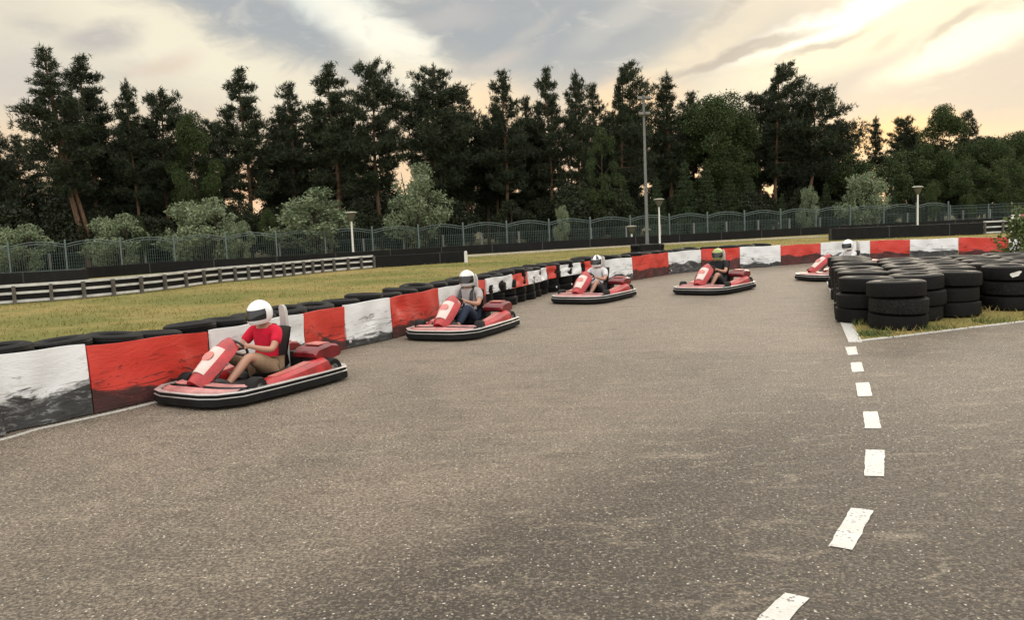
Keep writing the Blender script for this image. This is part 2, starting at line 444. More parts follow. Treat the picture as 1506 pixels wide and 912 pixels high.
# kart and clothing
M_KRED = mat('kart_red', (.31, .014, .016), .34, vary=.35, vscale=7)
M_KRED2 = mat('kart_crimson', (.15, .010, .013), .32, vary=.35, vscale=4)
M_KWHT = mat('kart_white', (.56, .44, .40), .3, vary=.1, vscale=5)
M_KPINK = mat('kart_pale_red', (.48, .15, .13), .32, vary=.15, vscale=5)  # pale red; on the engine covers it stands in for sky gloss
M_NOSE = mat('kart_nose_white', (.40, .17, .16), .35, vary=.3, vscale=4)
M_KBLK = mat('kart_black', (.016, .016, .016), .5, vary=.3)
M_KSIL = mat('kart_bumper_rail', (.50, .49, .47), .35, .5, vary=.08)
M_KRUB = mat('kart_rubber', (.008, .008, .008), .7, spec=.2, vary=.4)
M_RIM = mat('wheel_rim', (.30, .29, .28), .4, .7)
M_PAD = mat('headrest_pad', (.46, .45, .43), .5, vary=.08)
M_SKIN = mat('skin', (.38, .20, .135), .55, vary=.06)
M_VISOR = mat('visor_dark', (.012, .012, .014), .12)
def cloth(name, c, v=.12): return mat(name, c, .85, spec=.2, vary=v, vscale=9, bump=.006, bscale=30)
print('materials ok')
# ------------------------------------------------------------------ the track barrier line
BP = [(-70, 660), (0, 640), (143, 608.5), (222, 590), (312, 567), (444, 531), (511, 513), (575, 499), (643, 479.5), (715, 459), (753, 449),
      (789, 438.5), (816, 430), (876, 420), (933, 412), (983, 404), (1031, 398.5), (1088, 395), (1148, 391.5), (1207, 387), (1279, 384),
      (1338, 382.2), (1410, 380.5), (1484, 380)]
bpts = [G(*p) for p in BP]
first = bpts[0]; dirb = (bpts[1] - bpts[3]).normalized()
bpts = [first + dirb * 12, first + dirb * 5] + bpts
last = bpts[-1]; bpts += [last + Vector((4, -1.2, 0)), last + Vector((9, -4, 0))]
BAR = Path(crom(bpts, 6))
def z_top(p):                     # the belt is a little taller at the near end
    return .66 + .10 * max(0, min(1, (10.0 - p.y) / 2.2))
def bar_param(px, z):
    best, bd = 0, 1e9
    s = 0
    while s < BAR.l[-1]:
        q = BAR.at(s); q = Vector((q.x, q.y, z)); v = q - Vector((0, 0, HCAM)); dp = v.dot(cf)
        if dp > .5:
            x = 753 + FPX * v.dot(cr) / dp
            if abs(x - px) < bd and q.y > 4: bd, best = abs(x - px), s
        s += .04
    return best

# ------------------------------------------------------------------ ground, track, markings
g = MB(); g.add([(-900, -300, -.06), (900, -300, -.06), (900, 1500, -.06), (-900, 1500, -.06)], [(0, 1, 2, 3)])
tag(g.build('ground', M_GRASS), kind='structure')
asp = [(BAR.at(s) + Vector((-BAR.tan(s).y, BAR.tan(s).x, 0)) * .35) for s in np.linspace(0, BAR.l[-1], 90)]
poly = [(p.x, p.y, 0) for p in asp] + [(60, 18, 0), (60, -25, 0), (-16, -25, 0)]
g = MB(); g.add(poly, [tuple(range(len(poly)))])
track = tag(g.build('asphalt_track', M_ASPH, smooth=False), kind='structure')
def rough_quad(c, z=.004, amp=.004, n=14):
    out = []; r = random.Random(int(c[0][0] * 1000))
    for i in range(len(c)):
        a, b = Vector(c[i]), Vector(c[(i + 1) % len(c)]); m = max(2, int((b - a).length / .05))
        for k in range(m):
            p = a.lerp(b, k / m); out.append((p.x + r.uniform(-amp, amp), p.y + r.uniform(-amp, amp), z))
    return out
DASH = [[(1243, 511), (1259, 510), (1262, 522), (1247, 523)], [(1251, 534), (1267, 533), (1271, 547), (1253, 548)],
        [(1258, 564), (1278, 563), (1283, 583), (1262, 584)], [(1269, 606), (1291, 606), (1296, 631), (1272, 631)],
        [(1273, 662), (1301, 663), (1300, 702), (1271, 701)], [(1252, 748), (1285, 752), (1254, 810), (1218, 804)],
        [(1155, 873), (1190, 881), (1138, 938), (1096, 928)], [(1040, 1000), (1080, 1012), (1010, 1085), (960, 1070)]]
for d in DASH:
    q = rough_quad([G(*p) for p in d]); g = MB(); g.add(q, [tuple(range(len(q)))]); g.build('dash_marking', M_LINE, track, smooth=False)
# white kerb lines of the island and the line at the foot of the barrier
K0 = G(1247, 503); KL = G(1218, 424); KR = G(1506, 473)
eL = (KL - K0).normalized(); eR = (KR - K0).normalized()
g = MB()
KLine = crom([G(1248, 504), G(1238, 480), G(1228, 452), G(1219.5, 426), G(1214, 410)], 5)
KRl = crom([G(1258, 503), G(1340, 494), G(1420, 484), G(1506, 474), G(1506, 474) + eR * 6], 5)
g = MB(); g.wall(KLine, -.17, -.01, .012); g.build('edge_line', M_LINE, track, smooth=False)
g = MB(); g.wall(KRl, .075, -.01, .010); g.build('edge_line', M_LINE, track, smooth=False)
s0, s1 = 0, bar_param(240, .0)
g = MB(); g.wall([BAR.at(s) + Vector((BAR.tan(s).y, -BAR.tan(s).x, 0)) * .10 for s in np.linspace(s0, s1, 30)], -.06, -.01, .006)
g.build('edge_line', M_LINE, track, smooth=False)
# island soil
ip = [p + eR * .05 for p in KLine] 
isl = [(p.x, p.y, .005) for p in KRl[::-1]] + [(p.x + .16, p.y, .005) for p in KLine[1:]] + [(9.5, 21.5, .005), (15.5, 20.5, .005)]
g = MB(); g.add(isl, [tuple(range(len(isl)))]); tag(g.build('island_ground', M_GRASS, smooth=False), kind='structure')
# gravel strip along the far belt and the forest floor
strip = [G(660, 378), G(760, 372), G(900, 363), G(1060, 354.5), G(1226, 346.5)]
g = MB(); g.wall(crom(strip, 4), 2.6, -.06, -.045); tag(g.build('gravel_path', M_GRAV, smooth=False), kind='structure')
fence_y = lambda x: 47.1 + .2747 * (x + 27.6)
g = MB(); g.add([(-160, fence_y(-160) + 1.2, -.05), (200, fence_y(200) + 1.2, -.05), (200, 420, -.05), (-160, 420, -.05)], [(0, 1, 2, 3)])
tag(g.build('forest_floor', M_SOIL), kind='structure')

# ------------------------------------------------------------------ tyres
def tyre_mesh(name, r=.31, w=.2, n=26, m=M_RUB, grooves=True):
    ri = r * (.56 if grooves else .46); prof = [(ri, .02), (ri + .03, .0), (r * .80, -.004), (r - .035, .006), (r - .004, .022), (r, .05)]
    for k in ((.36, .5, .64) if grooves else ()):
        z = w * k; prof += [(r + .003, z - .012), (r - .009, z - .006), (r - .009, z + .006), (r + .003, z + .012)]
    prof += [(r, w - .05), (r - .004, w - .022), (r - .035, w - .006), (r * .80, w + .004), (ri + .03, w), (ri, w - .02), (ri - .012, w * .5)]
    b = MB(); b.lathe(prof, n, closed=True); return b.mesh(name, m)
TY = tyre_mesh('tyre'); TYB = tyre_mesh('tyre_worn', .405, .235, 32, M_STACK, False)
def tyre_stack(loc, n, me, w, label, group=None, jit=.015, r=None, tilt=.03, cat='tyre stack'):
    r = r or rnd; t = thing('tyre_stack', label, cat, loc, r.uniform(0, 6), group); z = 0
    for k in range(n):
        o = link('tyre', me, t, (r.uniform(-jit, jit), r.uniform(-jit, jit), z))
        o.rotation_euler = (r.uniform(-tilt, tilt), r.uniform(-tilt, tilt), r.uniform(0, 6)); z += w
    return t

# ------------------------------------------------------------------ red and white belt barrier with tyres behind
bar = thing('track_barrier', 'long curved red and white belt barrier along the outside of the track', 'barrier', tuple(BAR.at(bar_param(300, 0))))
off = Vector(bar.location)
edges = [(-75, 'r'), (-70, 'w'), (128, 'r'), (308, 'w'), (444, 'r'), (505, 'w'), (573.5, 'r'), (645, 'w'), (690, 'r'), (714, 'w'), (753, 'r'), (776, 'w'),
         (803, 'r'), (819, 'w'), (854, 'r'), (876, 'w'), (930, 'r'), (983, 'w'), (1032, 'r'), (1087, 'w'), (1148, 'r'), (1207, 'w'),
         (1279, 'r'), (1338, 'w'), (1410, 'r'), (1484, 'w')]
ss = [bar_param(px, .6) for px, _ in edges] ; ss[0] = 0.0; ss[1] = ss[2] - 1.62
ss.append(ss[-1] + 1.7); cols = [c for _, c in edges]
ext = ss[1]
while ext > .5: ss.insert(1, max(.1, ext - 1.55)); cols.insert(1, 'r' if cols[1] == 'w' else 'w'); ext -= 1.55
def belt_panel(sa, sb, z0, mt, seed):
    r = random.Random(seed); nu = max(6, int((sb - sa) / .07)); nv = 12; L = sb - sa
    ph = [r.uniform(0, 6) for _ in range(6)]; lean = r.uniform(-.02, .02); zt = r.uniform(-.018, .012)
    dents = [(r.uniform(.1, .9) * L, r.uniform(.15, .75), r.uniform(.12, .3), r.uniform(.015, .05)) for _ in range(4)]
    b = MB(); rows = {}; vs = []; uv = []
    for side in (0, 1):
        for i in range(nu + 1):
            u = i / nu * L; p = BAR.at(sa + u); t = BAR.tan(sa + u); nn = Vector((t.y, -t.x, 0))
            for j in range(nv + 1):
                v = j / nv; top = z_top(p) + zt + .008 * math.sin(u * 5 + ph[0])
                z = z0 + (top - z0) * v
                bulge = .018 * math.sin(2 * math.pi * (u / .62) + ph[1]) * (.5 + .5 * math.sin(v * 7 + ph[2])) + lean * v
                for du, dv, rr, dd in dents:
                    q = ((u - du) ** 2 + ((v - dv) * .66) ** 2) / rr ** 2
                    bulge -= dd * math.exp(-q * 2.5)
                q = p + nn * (bulge - .035 * side + .02 * (1 - v)) ; rows[(side, i, j)] = len(vs)
                vs.append((q.x - off.x, q.y - off.y, z)); uv.append((u, v if z0 < .2 else .45 + v * .5))
    f = []
    for i in range(nu):
        for j in range(nv):
            f.append((rows[0, i, j], rows[0, i + 1, j], rows[0, i + 1, j + 1], rows[0, i, j + 1]))
            f.append((rows[1, i, j + 1], rows[1, i + 1, j + 1], rows[1, i + 1, j], rows[1, i, j]))
        f.append((rows[0, i, nv], rows[0, i + 1, nv], rows[1, i + 1, nv], rows[1, i, nv]))
    for j in range(nv):
        f.append((rows[0, 0, j], rows[0, 0, j + 1], rows[1, 0, j + 1], rows[1, 0, j]))
        f.append((rows[0, nu, j + 1], rows[0, nu, j], rows[1, nu, j], rows[1, nu, j + 1]))
    b.add(vs, f); o = b.build('panel', mt, bar)
    l = o.data.uv_layers.new(name='UVMap'); idx = np.zeros(len(o.data.loops), dtype=np.int32); o.data.loops.foreach_get('vertex_index', idx)
    l.data.foreach_set('uv', np.array(uv, dtype=np.float32)[idx].ravel())
    return o
bare0, bare1 = bar_param(706, .6), bar_param(872, .6)
for i in range(len(cols)):
    sa, sb = ss[i], ss[i + 1]
    if sb - sa < .1: continue
    half = bare0 < (sa + sb) / 2 < bare1
    belt_panel(sa + .006, sb - .006, .36 if half else .015, M_RED_P if cols[i] == 'r' else M_WHITE_P, 40 + i)
for k in range(9):                # pale bolt heads low on the barrier
    s = bar_param([816, 985, 1040, 512, 1100, 838, 640, 905, 1130][k], .1); p = BAR.at(s); t = BAR.tan(s)
    q = p + Vector((t.y, -t.x, 0)) * .05 - off; b = MB(); M = Matrix.Rotation(math.atan2(t.y, t.x), 4, 'Z')
    b.lathe([(0, .02), (.02, .016), (.028, 0)], 8, Matrix.Translation((q.x, q.y, rnd.uniform(.1, .2))) @ M @ Matrix.Rotation(R(90), 4, 'X')); b.build('bolt', M_RAIL, bar)
s = .4; bar_far = bar_param(1150, .6)
while s < BAR.l[-1] - .3:
    p = BAR.at(s); t = BAR.tan(s); px_half = bare0 < s < bare1
    back = .29 if px_half else .37 + rnd.uniform(0, .05)
    q = p + Vector((-t.y, t.x, 0)) * back
    if s < bar_far: tyre_stack((q.x, q.y, z_top(p) - .66 + rnd.uniform(-.035, .005)), 4, TY, .178 + rnd.uniform(-.006, .008), 'black tyre stack standing behind the red and white track barrier',
               'tyre stacks behind the red and white barrier', jit=.035, tilt=.07)
    s += .585 + rnd.uniform(-.02, .04)

# ------------------------------------------------------------------ island of worn tyre stacks
base0 = Vector((5.57, 12.32, 0)); e1 = Vector((.325, .946, 0)); e2 = Vector((.946, .325, 0))
IS = [(5.59, 12.33, 3, 'three worn black tyres stacked at the front corner of the tyre island'),
      (5.50, 13.20, 3, 'tyre stack just behind the front corner stack, beside the left edge line'),
      (6.30, 13.15, 3, 'tyre stack wedged right behind the front corner stack'),
      (6.98, 13.40, 3, 'wide tyre stack in the front row, second from the corner'),
      (8.20, 13.92, 3, 'front row tyre stack bearing a white paint spot on its side'),
      (9.06, 14.22, 3, 'front row tyre stack at the right edge, past the paint spot'),
      (9.92, 14.52, 3, None), (10.8, 14.85, 3, None)]
for k in range(1, 8): IS.append((5.50 + .335 * .83 * k, 13.20 + .946 * .83 * k, 3, 'farthest tyre stack of the left column, beside the passing kart' if k == 7 else 'black tyre stack in the left column behind the corner'))
for k in range(1, 6): IS.append((6.32 + .30 * k, 13.15 + .80 * k, 3, 'black tyre stack in the second column of the island'))
for k in range(1, 5):
    for j in range(4): IS.append((7.15 + .29 * k + .885 * j, 13.5 + .81 * k + .30 * j, 3, 'black tyre stack in the middle of the tyre island'))
spot = None
for i, (x, y, n, lab) in enumerate(IS):
    lab = lab or 'black tyre stack at the far right end of the front row'
    grp = 'black tyre stacks heaped on the island'
    t = tyre_stack((x + rnd.uniform(-.02, .02), y + rnd.uniform(-.02, .02), .004), n, TYB, .236 + rnd.uniform(-.006, .010), lab, grp, jit=.004 if i == 4 else .035, tilt=.004 if i == 4 else .035)
    if i == 4: spot = t
# white paint spot on that stack, a few mm proud of the rubber
ang = math.atan2(-13.92, -8.2) + R(14) - spot.rotation_euler.z
b = MB(); cen = Vector((math.cos(ang), math.sin(ang), 0)); tanv = Vector((-cen.y, cen.x, 0))
ring = []
for k in range(14):
    q = 2 * math.pi * k / 14; a, h = .075 * math.cos(q) * (1 + .25 * math.sin(3 * q)), .05 * math.sin(q) * (1 + .3 * math.cos(2 * q)) + .3 * .08 * math.cos(q)
    aa = ang + a / .41; ring.append((.418 * math.cos(aa), .418 * math.sin(aa), .60 + h))
b.add(ring + [(x_ * .97, y_ * .97, z_) for x_, y_, z_ in ring], [tuple(range(14))] + [(k, (k + 1) % 14, 14 + (k + 1) % 14, 14 + k) for k in range(14)]); b.build('paint_spot', M_LAMPW, spot, smooth=False)

# ------------------------------------------------------------------ black belt walls and white railings
def belt_wall(pts, z0, z1, label, th=.28, loc=None):
    pts = [Vector(p) for p in pts]; t = thing('belt_wall', label, 'barrier', tuple(pts[0])); pts = crom([p - pts[0] for p in pts], 5)
    b = MB(); b.wall(pts, th, z0, z1); b.build('belt', M_BELT, t)
    L = Path(pts); s = 0; me = None
    while s < L.l[-1]:            # clamped joints stand proud of the belt
        p = L.at(s); tv = L.tan(s); c = MB(); c.box((0, 0, (z0 + z1) / 2), (.06, th + .03, z1 - z0 + .02))
        if me is None: me = c.mesh('belt_joint', M_KBLK)
        o = link('belt_joint', me, t, (p.x - tv.y * -.0 - tv.y * th / 2 * 1, p.y + tv.x * th / 2, 0)); o.rotation_euler.z = math.atan2(tv.y, tv.x); s += 3.2
    return t
belt_wall([G(127, 408), G(260, 398), G(398, 391), G(549, 381.5), G(688, 372.7), G(740, 370), G(900, 361), G(1120, 348.5), G(1222, 342.8), G(1330, 337), G(1440, 331.5), G(1506, 328), G(1600, 324)],
          -.06, .47, 'long low black belt wall running in front of the green fence')
belt_wall([G(-60, 426), G(0, 419.5), G(70, 416), G(128, 413)], -.06, .50, 'short black belt wall at the left behind the white railing')
bw = belt_wall([G(550, 392.3), G(610, 388.5), G(684, 383.8)], -.06, .46, 'low black belt wall continuing from the end of the white railing')
belt_wall([G(1222, 352.3), G(1300, 349), G(1380, 345.8), G(1446, 343.2)], -.06, .60, 'taller black belt wall beyond the tyre island')
def marker(px, py, h, w, label):
    p = G(px, py); t = thing('marker_post', label, 'marker post', tuple(p)); b = MB()
    b.loft([[(x * w / 2 * s_, y * .03 * s_, z) for x, y in ((-1, -1), (1, -1), (1, 1), (-1, 1))] for z, s_ in ((-.06, 1), (h * .8, .95), (h, .6))])
    b.build('post_body', M_LAMPW, t); c = MB(); c.box((0, -.032, h * .72), (w * .6, .008, .06)); c.build('reflector', M_RAIL, t)
marker(685.5, 384.5, .50, .15, 'short white marker post at the end of the black belt wall')
def railing(pts, px_posts, h, label, name='railing', sink=0):
    pts = [Vector(p) for p in pts]; o0 = pts[0].copy(); t = thing('railing', label, 'railing', tuple(o0)); pts = crom([p - o0 for p in pts], 6)
    L = Path(pts)
    b = MB(); b.wall(pts, .10, -.04, h - .03); b.build('backing_belt', M_BELT, t)
    for z0, z1 in ((h - .085, h), (h * .43, h * .43 + .075), (-.02, .06)):
        b = MB(); b.wall([p for p in pts], -.035, z0, z1); b.build('rail', M_RAIL, t)
    b = MB(); b.box((0, -.085, (h - .05) / 2 - .04), (.10, .09, h + .03)); me = b.mesh('post', M_POSTD)
    s = 0; ds = .02; lastx = None; targets = list(px_posts)
    samples = []
    while s < L.l[-1]:
        q = L.at(s) + o0; v = q + Vector((0, 0, h / 2)) - Vector((0, 0, HCAM)); samples.append((753 + FPX * v.dot(cr) / v.dot(cf), s)); s += .03
    for px in targets:
        s = min(samples, key=lambda a: abs(a[0] - px))[1]; p = L.at(s); tv = L.tan(s)
        o = link('post', me, t, (p.x, p.y, 0)); o.rotation_euler = (R(rnd.uniform(-1.5, 1.5)), R(rnd.uniform(-1.5, 1.5)), math.atan2(tv.y, tv.x))
    return t
railing([G(-70, 452), G(0, 446), G(122, 436.8), G(240, 424.8), G(321, 414), G(398, 407), G(472, 399.3), G(549, 392.6)],
        [-32, 21, 75, 122, 165, 205, 240, 271, 297, 321, 344, 364, 383, 400, 416, 429, 444, 458, 472.6, 490, 510, 530, 548], .54,
        'long white three-rail railing with dark posts at the left of the grass')
railing([G(1446, 342.8), G(1475, 341.3), G(1510, 339.5), G(1600, 335)], [1447, 1473, 1497, 1525, 1550], .66, 'short white railing with dark posts at the far right edge')
fb = thing('advertising_board', 'small white and red board on the far belt wall at right', 'board', tuple(XZ(1487, 57.5, .45)))
for k, (c_, w_) in enumerate(((M_LAMPW, .62), (M_KPINK, .9))):
    b = MB(); b.box((.31 + k * .77, 0, .17), (w_, .06, .28)); b.build('panel', c_, fb)

# ------------------------------------------------------------------ green arched fence
fen = thing('arched_fence', 'green steel fence of arched panels standing before the pine wood', 'fence', (-27.6, 47.1, 0))
fstep = Vector((2.748, .755, 0)); flen = fstep.length; fang = math.atan2(fstep.y, fstep.x)
b = MB(); b.box((0, 0, .88), (.085, .085, 1.86)); b.lathe([(.055, 1.80), (.04, 1.84), (0, 1.86)], 6); post_me = b.mesh('post', M_FENCE_G)
def arch(u, base, rise): return base + rise * math.sin(math.pi * u)
arch_me, bars_me, rail_me = [], [], []
for v in range(1):
    for zb in (1.58, 1.45):
        b = MB(); b.tube([(.06 + (flen - .12) * k / 12, 0, arch(k / 12, zb, .20)) for k in range(13)], .024, 5); arch_me.append(b.mesh('arched_rail', M_FENCE_G))
    b = MB(); b.box((flen / 2, 0, .16), (flen - .1, .035, .04)); rail_me.append(b.mesh('bottom_rail', M_FENCE))
    b = MB(); n = 24
    for k in range(1, n):
        x = flen * k / n; zt = arch((x - .06) / (flen - .12), 1.45, .20); b.box((x, 0, (.05 + zt) / 2), (.018, .018, zt - .05))
    bars_me.append(b.mesh('fence_bars', M_FENCE))
for i in range(-7, 23):
    p = fstep * i
    o = link('post', post_me, fen, p); o.rotation_euler.z = fang
    if i < 22:
        for nm, me in (('arched_rail', arch_me[0]), ('arched_rail', arch_me[1]), ('bottom_rail', rail_me[0]), ('fence_bars', bars_me[0])):
            o = link(nm, me, fen, p); o.rotation_euler = (R(rnd.uniform(-.6, .6)), 0, fang)
            if nm == 'fence_bars': o['kind'] = 'stuff'
lf = thing('mesh_fence', 'low wire mesh fence on pale posts behind the arched fence', 'fence', (-27.6, 50.3, 0))
b = MB(); b.box((0, 0, .52), (.11, .09, 1.16)); lpost = b.mesh('post', M_CONC)
wm = MB(); wl = 2.62
for z in (.1, .3, .5, .7, .9, 1.05): wm.box((wl / 2, 0, z), (wl, .012, .014 if z < 1 else .03))
for k in range(1, 20): wm.box((wl * k / 20, 0, .55), (.010, .010, 1.0))
wire = wm.mesh('wire_mesh', M_FENCE)
for i in range(-8, 32):
    p = fstep.normalized() * wl * i + Vector((.5, 0, 0))
    link('post', lpost, lf, p).rotation_euler.z = fang
    o = link('wire_mesh', wire, lf, p); o.rotation_euler.z = fang; o['kind'] = 'stuff'
pf = thing('panel_fence', 'plain green mesh fence continuing from the arched fence to the right', 'fence', tuple(Vector((-27.6, 47.1, 0)) + fstep * 22))
b = MB(); b.box((0, 0, .75), (.07, .07, 1.6)); ppost = b.mesh('post', M_FENCE_G)
pm = MB()
for z in (.1, .5, .9, 1.3, 1.5): pm.box((flen / 2, 0, z), (flen, .015, .03))
for k in range(1, 30): pm.box((flen * k / 30, 0, .8), (.012, .012, 1.42))
pmm = pm.mesh('mesh_panel', M_FENCE)
fd2 = Vector((2.80, -.30, 0)).normalized() * flen; fa2 = math.atan2(fd2.y, fd2.x)
for i in range(9):
    link('post', ppost, pf, fd2 * (i + (0.0 if i else .05))).rotation_euler.z = fa2
    o = link('mesh_panel', pmm, pf, fd2 * i); o.rotation_euler.z = fa2; o['kind'] = 'stuff'

# ------------------------------------------------------------------ lamps
def park_lamp(p, h, label):
    t = thing('park_lamp', label, 'lamp', tuple(p), 0, 'park lamps along the fence')
    b = MB(); b.tube([(0, 0, -.06), (0, 0, h * .3), (0, 0, h - .55)], [.065, .058, .05], 10); b.build('pole', M_LAMPW, t)
    b = MB(); b.lathe([(.05, h - .56), (.08, h - .54), (.20, h - .32), (.27, h - .13), (.26, h - .12), (.0, h - .13)], 18); b.build('lamp_bowl', M_LAMPD, t)
    b = MB(); b.lathe([(.36, h - .10), (.37, h - .075), (.25, h - .02), (0, h)], 18); b.lathe([(.36, h - .10), (0, h - .11)], 18); b.build('lamp_cap', M_LAMPC, t)
def lamp_at(px, ptop, Y, label):
    z = P(px, ptop, Y).z; park_lamp(XZ(px, Y, -.06), z, label)
lamp_at(520.5, 309, 47.5, 'white park lamp with dark bowl top in front of the leafy shrub')
lamp_at(970.5, 290, 54.2, 'white park lamp with dark bowl top beside the tall floodlight mast')
lamp_at(1349.5, 272, 57, 'white park lamp with pale cap at the right end of the arched fence')
lamp_at(929.5, 330, 56, 'short park lamp with a flat pale disc top left of the mast')
mp = G(951, 373, -.0); mp = XZ(952.5, 36.6, -.04)
mast = thing('floodlight_mast', 'tall grey floodlight mast rising from a square of black tyres', 'lamp mast', tuple(mp))
htop = P(946, 138, 36.6).z
b = MB(); b.tube([(0, 0, 0), (0, 0, 2), (0, 0, htop)], [.085, .07, .045], 12); b.build('pole', M_GALV, mast)
for z, w in ((htop - .15, .42), (htop - .8, .34)):
    b = MB(); b.box((0, 0, z), (w, .05, .05)); b.build('cross_arm', M_GALV, mast)
    for sx_ in (-1, 1):
        b = MB(); M = Matrix.Rotation(R(-35), 4, 'X'); b.loft([[(M @ Vector((x * s_, y, zz * s_))) + Vector((sx_ * w * .42, -.12, z)) for x, zz in ((-.10, -.07), (.10, -.07), (.10, .07), (-.10, .07))] for y, s_ in ((-.06, 1), (.06, .8), (.12, .4))])
        f = b.build('floodlight', M_LAMPD, mast)
mt_ = MB()
tb = thing('tyre_block', 'square block of black tyres around the foot of the floodlight mast', 'tyre block', (mp.x, mp.y, -.04))
for sx_, sy_ in ((-.18, -.40), (.20, -.42), (-.42, .02), (.42, -.0)):
    for k in range(3):
        o = link('tyre', TY, tb, (sx_, sy_ - .0, k * .195 + .0)); o.rotation_euler = (rnd.uniform(-.03, .03), rnd.uniform(-.03, .03), rnd.uniform(0, 6))
b = MB(); b.prism([(-.40, -.74), (.40, -.74), (.43, -.70), (.43, -.50), (-.43, -.50), (-.43, -.70)], 0, .60); b.build('belt_cover', M_BELT, tb)
# ------------------------------------------------------------------ karts
half = [(.99, .0), (.985, .30), (.92, .47), (.72, .62), (.2, .655), (-.45, .66), (-.85, .64), (-.98, .50), (-1.0, .2)]
OUT = half + [(x, -y) for x, y in half[::-1] if y > 0]
def outline_at(d):
    n = len(OUT); r = []
    for i in range(n):
        a, b = Vector(OUT[i - 1]), Vector(OUT[(i + 1) % n]); t = (b - a).normalized(); r.append(Vector(OUT[i]) + Vector((-t.y, t.x)) * -d * -1 * 1.0)
    return r
def ring(b, sec, pts=None, closed=True):
    n = len(OUT); idx = pts or list(range(n)); secs = []
    for i in idx:
        a, c = Vector(OUT[i - 1]), Vector(OUT[(i + 1) % n]); t = (c - a).normalized(); nn = Vector((t.y, -t.x))
        if nn.dot(Vector(OUT[i])) < 0: nn = -nn
        secs.append([(OUT[i][0] + nn.x * o, OUT[i][1] + nn.y * o, z) for o, z in sec])
    if closed: secs.append(secs[0]); b.loft(secs, caps=False)
    else: b.loft(secs)
def rsec(o0, o1, z0, z1, c=.012):
    return [(o0, z0), (o1 - c, z0), (o1, z0 + c), (o1, z1 - c), (o1 - c, z1), (o0, z1)]
